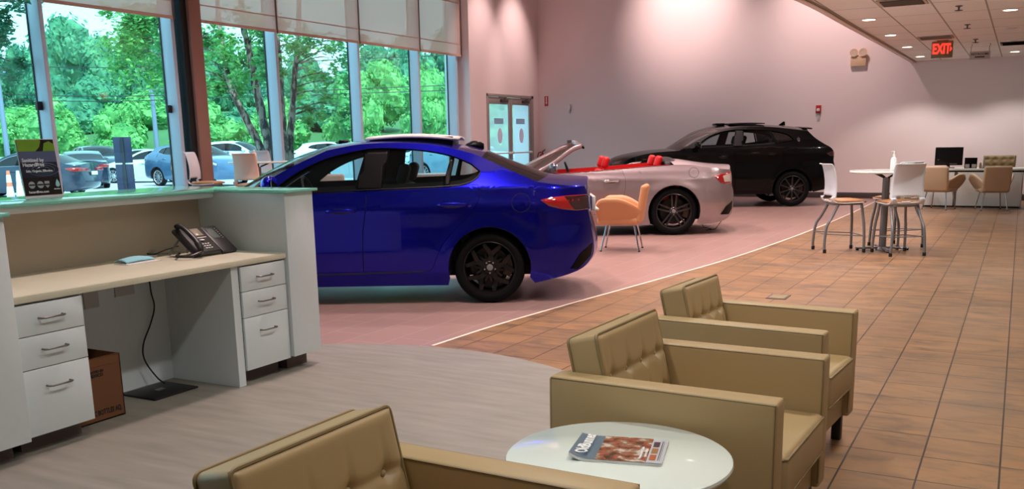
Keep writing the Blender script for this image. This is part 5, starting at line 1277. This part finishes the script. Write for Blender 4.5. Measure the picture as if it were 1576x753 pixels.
def crown_mesh(name, m, seed, n=3000, lumps=22, sz=.055, tall=1.0):
    rng = random.Random(seed); b = MB(); L = []
    for _ in range(lumps):
        d = Vector((rng.gauss(0, 1), rng.gauss(0, 1), rng.gauss(0, 1))).normalized(); r = rng.uniform(.35, .72); p = d * r; p.z *= tall
        L.append((p, rng.uniform(.26, .42)))
    L.append((Vector((0, 0, 0)), .6))
    for p, r in L:
        q = bmesh.ops.create_icosphere(b.bm, subdivisions=2, radius=r * .86, matrix=Matrix.Translation(p))
        for v in q['verts']: v.co += (v.co - p).normalized() * rng.uniform(-.08, .05)
    for _ in range(n):
        p, r = rng.choice(L); d = Vector((rng.gauss(0, 1), rng.gauss(0, 1), rng.gauss(.25, 1))).normalized()
        leaf(b, p + d * r * rng.uniform(.82, 1.1), sz * rng.uniform(.6, 1.4), d, rng)
    me = bpy.data.meshes.new(name); b.bm.to_mesh(me); b.bm.free(); me.materials.append(m); return me
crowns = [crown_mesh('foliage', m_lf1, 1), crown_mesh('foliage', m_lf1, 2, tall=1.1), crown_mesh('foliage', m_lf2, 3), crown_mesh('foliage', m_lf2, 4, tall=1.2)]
tm = MB(); tm.tube([(0, 0, 0), (.03, .02, .4), (0, 0, 1.0)], [.05, .04, .02], 8); trunk_me = bpy.data.meshes.new('trunk'); tm.bm.to_mesh(trunk_me); tm.bm.free(); trunk_me.materials.append(m_bark)
def tree(px, ytop, wpx, depth, kind, label, group, gz=GZ, low=.0):
    g = gp(px, depth, gz); top = atd(px, ytop, depth).z; r = wpx * depth / CF / 2
    t = empty('tree', g, random.uniform(0, 6.28), label, 'tree', group)
    h = top - gz; cb = low * h; rz_ = (h - cb) / 2
    f = bpy.data.objects.new('foliage', crowns[kind]); COL.objects.link(f); f.parent = t; f.location = (0, 0, cb + rz_ * .96); f.scale = (r, r, rz_)
    k = bpy.data.objects.new('trunk', trunk_me); COL.objects.link(k); k.parent = t; k.scale = (max(2, h * .5), max(2, h * .5), h * .8)
    return t
near_row = [(-30, 150, 110, 60, 0), (40, 160, 80, 61, 1), (88, 150, 84, 60, 0), (138, 112, 104, 62, 2), (190, 150, 80, 59, 1), (232, 142, 84, 61, 0), (318, 150, 100, 60, 1), (372, 158, 84, 62, 2), (430, 150, 90, 60, 0),
            (490, 132, 88, 63, 2), (545, 110, 84, 61, 1), (592, 94, 92, 60, 0), (664, 96, 84, 62, 1), (716, 120, 80, 60, 0), (770, 120, 80, 62, 1), (462, 158, 84, 60, 1), (268, 166, 76, 60, 0)]
nl = ['bushy bright green tree at the far left edge of the window view', 'bushy light green tree behind the left lamp post', 'bushy light green tree above the dark poster sign', 'tall rounded deep green tree in the middle of the left window', 'light green tree above the blue signpost',
      'bushy green tree just left of the brown column', 'bushy green tree just right of the brown column', 'deep green tree behind the leaning birch trunks', 'bright green tree behind the middle birch trunks', 'deep green tree right of the rightmost birch trunk',
      'light green tree behind the window post above the blue car', 'big rounded bright green tree in the second-last window bay', 'bright green tree in the last window bay', 'green tree at the right end, mostly behind the white wall return', 'green tree beyond the glass doors', 'low bright tree showing between the rightmost birch and the blue car roof', 'low light green tree half hidden behind the brown column']
HP = ((56, GZ - .01), (60, .7), (66, 2.2), (76, 3.2), (95, 4.6), (130, 6))
for i, (a, lb) in enumerate(zip(near_row, nl)): d = 57.5 + 7.5 * (i % 2) if i < 15 else 72; tree(a[0], a[1], a[2] * 1.25, d, a[4], lb, 'bushy trees behind the car park', lerp_tab(HP, d) - .4)
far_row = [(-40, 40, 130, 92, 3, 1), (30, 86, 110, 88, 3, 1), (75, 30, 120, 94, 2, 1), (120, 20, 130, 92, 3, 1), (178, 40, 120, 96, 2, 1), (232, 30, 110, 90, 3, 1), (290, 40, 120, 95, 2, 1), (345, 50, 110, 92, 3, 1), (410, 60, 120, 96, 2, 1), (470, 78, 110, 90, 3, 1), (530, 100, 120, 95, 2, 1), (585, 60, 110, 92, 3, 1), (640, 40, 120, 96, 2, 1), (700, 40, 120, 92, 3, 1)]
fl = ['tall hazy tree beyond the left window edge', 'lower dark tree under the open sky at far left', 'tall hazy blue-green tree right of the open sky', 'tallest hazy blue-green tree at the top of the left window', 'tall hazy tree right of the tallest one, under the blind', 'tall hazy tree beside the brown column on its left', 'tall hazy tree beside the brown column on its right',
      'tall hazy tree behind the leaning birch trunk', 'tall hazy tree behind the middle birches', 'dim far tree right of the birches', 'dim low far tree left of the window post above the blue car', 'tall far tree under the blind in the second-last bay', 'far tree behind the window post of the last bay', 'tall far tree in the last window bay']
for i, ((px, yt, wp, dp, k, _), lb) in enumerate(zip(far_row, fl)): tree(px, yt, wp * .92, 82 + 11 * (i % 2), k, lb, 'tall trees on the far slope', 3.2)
# birches close to the glass -------------------------------------------------
def birch(pxs, depth, label, leaves, seed, r0=.11, zbot=GZ, lsz=.075, lm=None):
    rng = random.Random(seed)
    base = gp(pxs[-1][0], depth); t = empty('birch_tree', base, 0, label, 'tree', 'trees in front of the window wall')
    P = [atd(x, y, depth) - base for x, y in pxs]; P.append(Vector((P[-1].x, P[-1].y, 0)))
    C = cr([tuple(p) for p in P], 5); N = len(C)
    b = MB(); b.tube(C, [r0 * (.45 + .55 * (i / (N - 1))) * (1 + .12 * math.sin(i * 2.1)) for i in range(N)], 10); b.build('trunk', m_bark2, t)
    b = MB(); lv = MB()
    for (x, y, rp, n) in leaves:
        c = atd(x, y, depth + rng.uniform(-1.2, 1.2)) - base; r = rp * depth / CF
        k = min(range(N), key=lambda i: (Vector(C[i]) - c).length + .5 * max(0, C[i][2] - c.z)); s = Vector(C[k])
        b.tube(cr([tuple(s), tuple((s + c) / 2 + Vector((0, 0, .12 * (s - c).length))), tuple(c)], 4), [.013] * 5 + [.006] * 4, 5)
        for _ in range(n):
            d = Vector((rng.gauss(0, .5), rng.gauss(0, .5), rng.gauss(0, .5))); p = c + d * r
            leaf(lv, p, lsz * rng.uniform(.6, 1.3), Vector((0, 0, 1)), rng)
    b.build('branches', m_bark2, t); lv.build('foliage', lm or m_lf3, t, ang=0)
    return t
def lumps(x0, x1, y0, y1, n, r, k, seed):
    rng = random.Random(seed); return [(rng.uniform(x0, x1), rng.uniform(y0, y1), r * rng.uniform(.6, 1.3), k) for _ in range(n)]
birch([(330, -60), (338, 40), (346, 95), (360, 145), (382, 190), (403, 238)], 21, 'leaning dark birch trunk farthest left of the four, right of the brown column', lumps(282, 370, 40, 150, 22, 17, 90, 5), 5, .10)
birch([(368, -80), (373, 30), (382, 70), (391, 120), (404, 180), (415, 240)], 21.6, 'second birch trunk from the left, close before the window post', lumps(340, 430, 20, 110, 15, 15, 80, 6), 6, .12)
birch([(418, -80), (424, 40), (428, 90), (431, 150), (434, 200), (436, 245)], 20.6, 'upright birch trunk just right of the window post', lumps(400, 480, 30, 130, 13, 15, 70, 7), 7, .13)
birch([(462, -80), (459, 50), (454, 110), (450, 170), (447, 205), (446, 240)], 21.4, 'slim upright birch trunk farthest right of the four', lumps(455, 545, 60, 190, 24, 15, 65, 8) + lumps(538, 560, 62, 80, 4, 8, 60, 9), 8, .10)
birch([(262, -160), (264, 0), (266, 120), (268, 240)], 26, 'leafy tree whose trunk hides behind the brown column', lumps(160, 255, 15, 130, 34, 20, 120, 10) + lumps(285, 330, 70, 190, 10, 15, 90, 12), 10, .12, lsz=.085)
birch([(-60, -150), (-55, 0), (-50, 120), (-50, 260)], 13.5, 'near tree at the left edge with dark leafy branches hanging into view', lumps(-30, 22, -20, 110, 16, 17, 70, 11) + lumps(10, 42, 95, 135, 6, 11, 45, 13) + lumps(25, 62, -5, 22, 5, 10, 40, 14), 11, .14, lsz=.055, lm=m_lf2)
# cars in the car park -----------------------------------------------------------
refresh_kids()
def park(src, px, depth, hd, label, pm, pname, side=0, name='parked_car', cat='car', extra=None, sc=1.0):
    c = copy_tree(src, None, {pname: pm, **(extra or {})}); c.name = name
    f = CR_ * math.cos(math.radians(hd)) + CFW * math.sin(math.radians(hd)); lf = Vector((-f.y, f.x, 0))
    g = gp(px, depth) + lf * side
    c.location = g; c.rotation_euler = (0, 0, math.atan2(f.y, f.x)); c.scale = (sc, sc, sc)
    tag(c, label, cat, 'cars in the car park'); return c
def parked_prototype(D, lab, pm):
    D2 = dict(D); D2['wheel_mat'] = m_rims; D2['trim_mat'] = m_chrome; D2['rw_mat'] = m_cglassk; D2['ws_mat'] = m_cglassd; D2['step'] = .25; D2['nx'] = 5; D2['style'] = 'multi'
    D2['glass'] = [(a, p, m_cglassk) for a, p, _ in D['glass']]
    return build_car(D2, (0, 0, 0), 0, 'parked_car', lab, 'car', None, pm, True)
pw = paint('pearl_white_paint', (214, 226, 230), .1, .3); pb = paint('slate_blue_paint', (66, 104, 140), .4, .35); pd = paint('dark_navy_paint', (26, 44, 66), .4, .3); pg = paint('pale_silver_paint', (176, 196, 206), .5, .3); pbl = paint('pale_blue_paint', (128, 168, 192), .4, .3)
m_plate = mat('licence_plate_white', (222, 226, 226), .4)
suv0 = parked_prototype(LEV, 'slate blue sport utility car in front view beside the brown column', pb)
for nm, E in (('grille', 1),):
    b = MB(); b.grid([[(3.915 - .03 * abs(j / 4 - 1) ** 2 * 4, .42 - .84 * j / 8, .62 + .3 * i / 3) for j in range(9)] for i in range(4)]); b.build('grille', m_trimb, suv0, 40, solid=.02)
    b = MB(); b.tube([(3.93, -.3, .5), (3.93, .3, .5)], .03, 8); b.build('lower_intake', m_trimb, suv0)
    b = MB(); b.ball((3.935, 0, .80), (.012, .09, .06), 14, 8); b.build('front_emblem', m_chrome, suv0)
    b = MB(); b.lohi((-1.06, -.2, .8), (-1.04, .2, .92)); b.build('licence_plate', m_plate, suv0, ang=0)
sed0 = parked_prototype(GIU, 'white saloon car facing left, partly behind the blue signpost', pw)
b = MB(); b.lohi((-1.085, -.2, .72), (-1.06, .2, .84)); b.build('licence_plate', m_plate, sed0, ang=0)
b = MB()
for s in (1, -1): b.lohi((-1.03, min(s * .3, s * .78), .86), (-.90, max(s * .3, s * .78), .96), .01)
b.build('tail_light_bar', m_lamp, sed0)
b = MB(); b.lohi((3.74, -.3, .42), (3.80, .3, .60), .01); b.build('grille', m_trimb, sed0)
refresh_kids()
def place(o, px, depth, hd, side, label, pm=None):
    f = CR_ * math.cos(math.radians(hd)) + CFW * math.sin(math.radians(hd)); lf = Vector((-f.y, f.x, 0)); g = gp(px, depth) + lf * side
    o.location = g; o.rotation_euler = (0, 0, math.atan2(f.y, f.x)); tag(o, label, 'car', 'cars in the car park')
n_b, n_w = pb.name, pw.name
place(suv0, 240, 38.5, -32, .95, 'slate blue sport utility car beside the brown column, its front turned right')
place(sed0, 276, 43, 177, .0, 'white saloon facing left, half hidden behind the blue signpost')
park(suv0, 326, 48, -6, 'large white sport utility car behind the slate blue one', pw, n_b, 0, sc=1.06)
park(sed0, 128, 37.5, 118, 'dark navy saloon showing its red tail lights and number plate', pd, n_w, 0)
park(suv0, 138, 47, -50, 'dark navy sport utility car facing the window, left of the blue signpost', pd, n_b, 0)
park(suv0, -78, 50, 2, 'pale silver sport utility car at the left edge behind the traffic cones', pg, n_b, 0)
park(sed0, 96, 32, 178, 'dark navy car behind the poster sign, its bonnet by the traffic cones', pd, n_w, 0)
park(suv0, 676, 39, -40, 'pale blue sport utility car seen through the side windows of the blue saloon', pbl, n_b, 0)
park(suv0, 478, 54, 6, 'white car right of the birch trunks, above the bonnet of the blue saloon', pw, n_b, 0)
park(sed0, 196, 52, 4, 'pale silver car far behind the blue signpost', pg, n_w, 0)
park(sed0, 500, 40, 0, 'pale silver saloon seen through the front windows of the blue saloon', pg, n_w, 0)
park(sed0, 640, 49, 176, 'white saloon outside, mostly hidden behind the roof and seats of the blue saloon', pw, n_w, 0)
# signpost, cones, poles, wires -----------------------------------------------------
m_sign = mat('dark_blue_sign_back', (32, 42, 72), .5, var=(3, .15)); m_post = mat('dark_post', (30, 34, 44), .6)
c0 = gp(190, 21.5); ang = math.atan2(CR_.y, CR_.x) + .15
t = empty('parking_signpost', c0, ang, 'dark blue signpost with two plates, one above the other, in front of the parked cars', 'signpost')
zt = atd(190, 211, 21.5).z - GZ; zm = atd(190, 252, 21.5).z - GZ
b = MB(); b.lohi((-.2, -.005, zm + .015), (.2, .005, zt), .003); b.build('upper_plate', m_sign, t)
b = MB(); b.lohi((-.2, -.005, .5), (.2, .005, zm - .015), .003); b.build('lower_plate', m_sign, t)
b = MB(); b.lohi((-.03, -.05, 0), (.03, -.006, zt - .02)); b.build('post', m_post, t, ang=0)
m_or = mat('cone_orange', (232, 128, 96), .6)
for px, lb, band in ((9, 'orange and white traffic cone at the left edge, outside the window', 1), (24, 'pale traffic cone beside the poster sign, outside the window', 0)):
    d = 20.0 if band else 20.9; g = gp(px, d); h = atd(px, 263, d).z - GZ
    t = empty('traffic_cone', g, 0, lb, 'traffic cone', 'traffic cones outside the window')
    b = MB(); b.lohi((-.15, -.15, 0), (.15, .15, .035), .01); b.build('base', m_or, t)
    b = MB(); b.lathe([(.125, .035), (.032, h), (0, h)], 24); b.build('cone_body', m_or if band else m_white, t)
    b = MB(); b.lathe([(.125 - .093 * f + .003, .035 + (h - .035) * f) for f in (.45, .7)], 24); b.lathe([(.125 - .093 * f + .003, .035 + (h - .035) * f) for f in (.78, .92)], 24); b.build('reflective_band', m_white, t)
m_pole = mat('blue_grey_pole', (112, 128, 150), .5)
for px, yt, d, lb in ((12, 112, 52, 'tall grey lamp post near the left window edge'), (243, 138, 54, 'distant thin utility pole left of the brown column')):
    g = gp(px, d); h = atd(px, yt, d).z - GZ
    t = empty('lamp_post', g, 0, lb, 'pole', 'poles behind the car park')
    b = MB(); b.cyl((0, 0, 0), (0, 0, h), .16, .11, 12); b.build('pole', m_pole, t)
    b = MB(); b.tube([(0, 0, h - .1), (CR_.x * .8, CR_.y * .8, h), (CR_.x * 1.3, CR_.y * 1.3, h - .02)], .07, 8); b.build('arm', m_pole, t)
    b = MB(); b.cyl((0, 0, 0), (0, 0, .5), .26, .2, 12); b.build('base', m_pole, t)
for k, (y0, y1, y2, lb) in enumerate(((100, 104, 92, 'highest power line crossing the tall trees'), (146, 148, 138, 'middle power line crossing the green trees'), (152, 156, 146, 'lowest power line crossing the green trees'))):
    P = [atd(px, y, 51.5 + k * .8) for px, y in ((-120, y0 - 6), (120, y1), (360, y0 - 2), (720, y2 - 8))]
    b = MB(); b.tube(cr([tuple(p) for p in P], 8), .022, 5); tag(b.build('power_line', m_post), lb, 'cable', 'power lines')
# ================================================================ light
w = bpy.data.worlds.new('sky'); SC.world = w; w.use_nodes = True
wn, wl = w.node_tree.nodes, w.node_tree.links
bg = wn['Background']; tc = wn.new('ShaderNodeTexCoord'); sx = wn.new('ShaderNodeSeparateXYZ'); wl.new(tc.outputs['Generated'], sx.inputs[0])
rp = wn.new('ShaderNodeValToRGB'); rp.color_ramp.elements[0].position = 0.0; rp.color_ramp.elements[0].color = (.62, .93, .98, 1); rp.color_ramp.elements[1].position = .9; rp.color_ramp.elements[1].color = (.55, .78, .95, 1)
wl.new(sx.outputs['Z'], rp.inputs[0]); wl.new(rp.outputs[0], bg.inputs[0]); bg.inputs[1].default_value = 1.3
def sun(e, el, az, ang, col):
    l = bpy.data.lights.new('sun', 'SUN'); l.energy = e; l.angle = math.radians(ang); l.color = col
    o = bpy.data.objects.new('sun', l); COL.objects.link(o)
    d = Vector((math.cos(math.radians(az)) * math.cos(math.radians(el)), math.sin(math.radians(az)) * math.cos(math.radians(el)), math.sin(math.radians(el))))
    o.rotation_euler = d.to_track_quat('Z', 'Y').to_euler(); return o
sun(3.6, 52, -20, 12, (1, .97, .9))
def spot(loc, tgt, e, size, blend, col, r=.06):
    l = bpy.data.lights.new('spot', 'SPOT'); l.energy = e; l.spot_size = math.radians(size); l.spot_blend = blend; l.color = col; l.shadow_soft_size = r
    o = bpy.data.objects.new('spot', l); COL.objects.link(o); o.location = loc
    o.rotation_euler = (Vector(loc) - Vector(tgt)).to_track_quat('Z', 'Y').to_euler(); return o
PK = (1.0, .755, .72); WM = (1.0, .80, .68); NE = (1.0, .965, .915)
spot((-7.7, 20.6, 6.2), (-7.6, 23.33, 4.6), 360, 66, 1.0, PK)
spot((-4.3, 21.0, 6.2), (-4.3, 23.33, 3.6), 260, 75, 1.0, PK)
spot((-10.2, 21.9, 6.2), (-11.77, 21.9, 3.6), 210, 55, 1.0, PK)
spot((-10.2, 20.2, 6.2), (-11.77, 20.2, 3.7), 180, 50, 1.0, PK)
# track heads in clusters over the cars
for cx, cy, e in ((-4.15, 5.5, 66), (-4.6, 9.6, 66), (-7.0, 13.4, 66), (-4.1, 12.7, 62), (-4.0, 17.9, 62), (-8.4, 10.0, 62), (-9.0, 17.2, 62)):
    for dx, dy in ((0, 0), (.22, .0), (0, .22), (.22, .22)):
        spot((cx + dx, cy + dy, 6.1), (cx + dx * 3 - .2, cy + dy * 3 - .2, 0), e * 1.9, 110, .8, PK, .08)
for y in (21.95, 19.36, 16.88, 14.41, 11.93, 9.46, 6.98, 4.5, 2.03):
    for x in (-2.04, -.28):
        if x == -.28 and 16 < y < 20: continue
        spot((x, y, ZS - .03), (x, y, 0), (70 if y > 6 else 56) if y < 21.9 else 62, 120, .4, NE, .07)
for y in (0.0, 3.5, 7.0):
    spot((2.2, y, ZS - .03), (2.2, y, 0), 30, 120, .7, NE, .07)
# ================================================================ view
vs = SC.view_settings; SC.display_settings.display_device = 'sRGB'
vs.view_transform = 'Standard'; vs.look = 'None'; vs.gamma = 1.0; vs.exposure = 1.02; vs.use_curve_mapping = False
cy = SC.cycles
cy.use_denoising = True; cy.max_bounces = 8; cy.diffuse_bounces = 4; cy.glossy_bounces = 4; cy.transmission_bounces = 6; cy.transparent_max_bounces = 16; cy.sample_clamp_indirect = 6.0
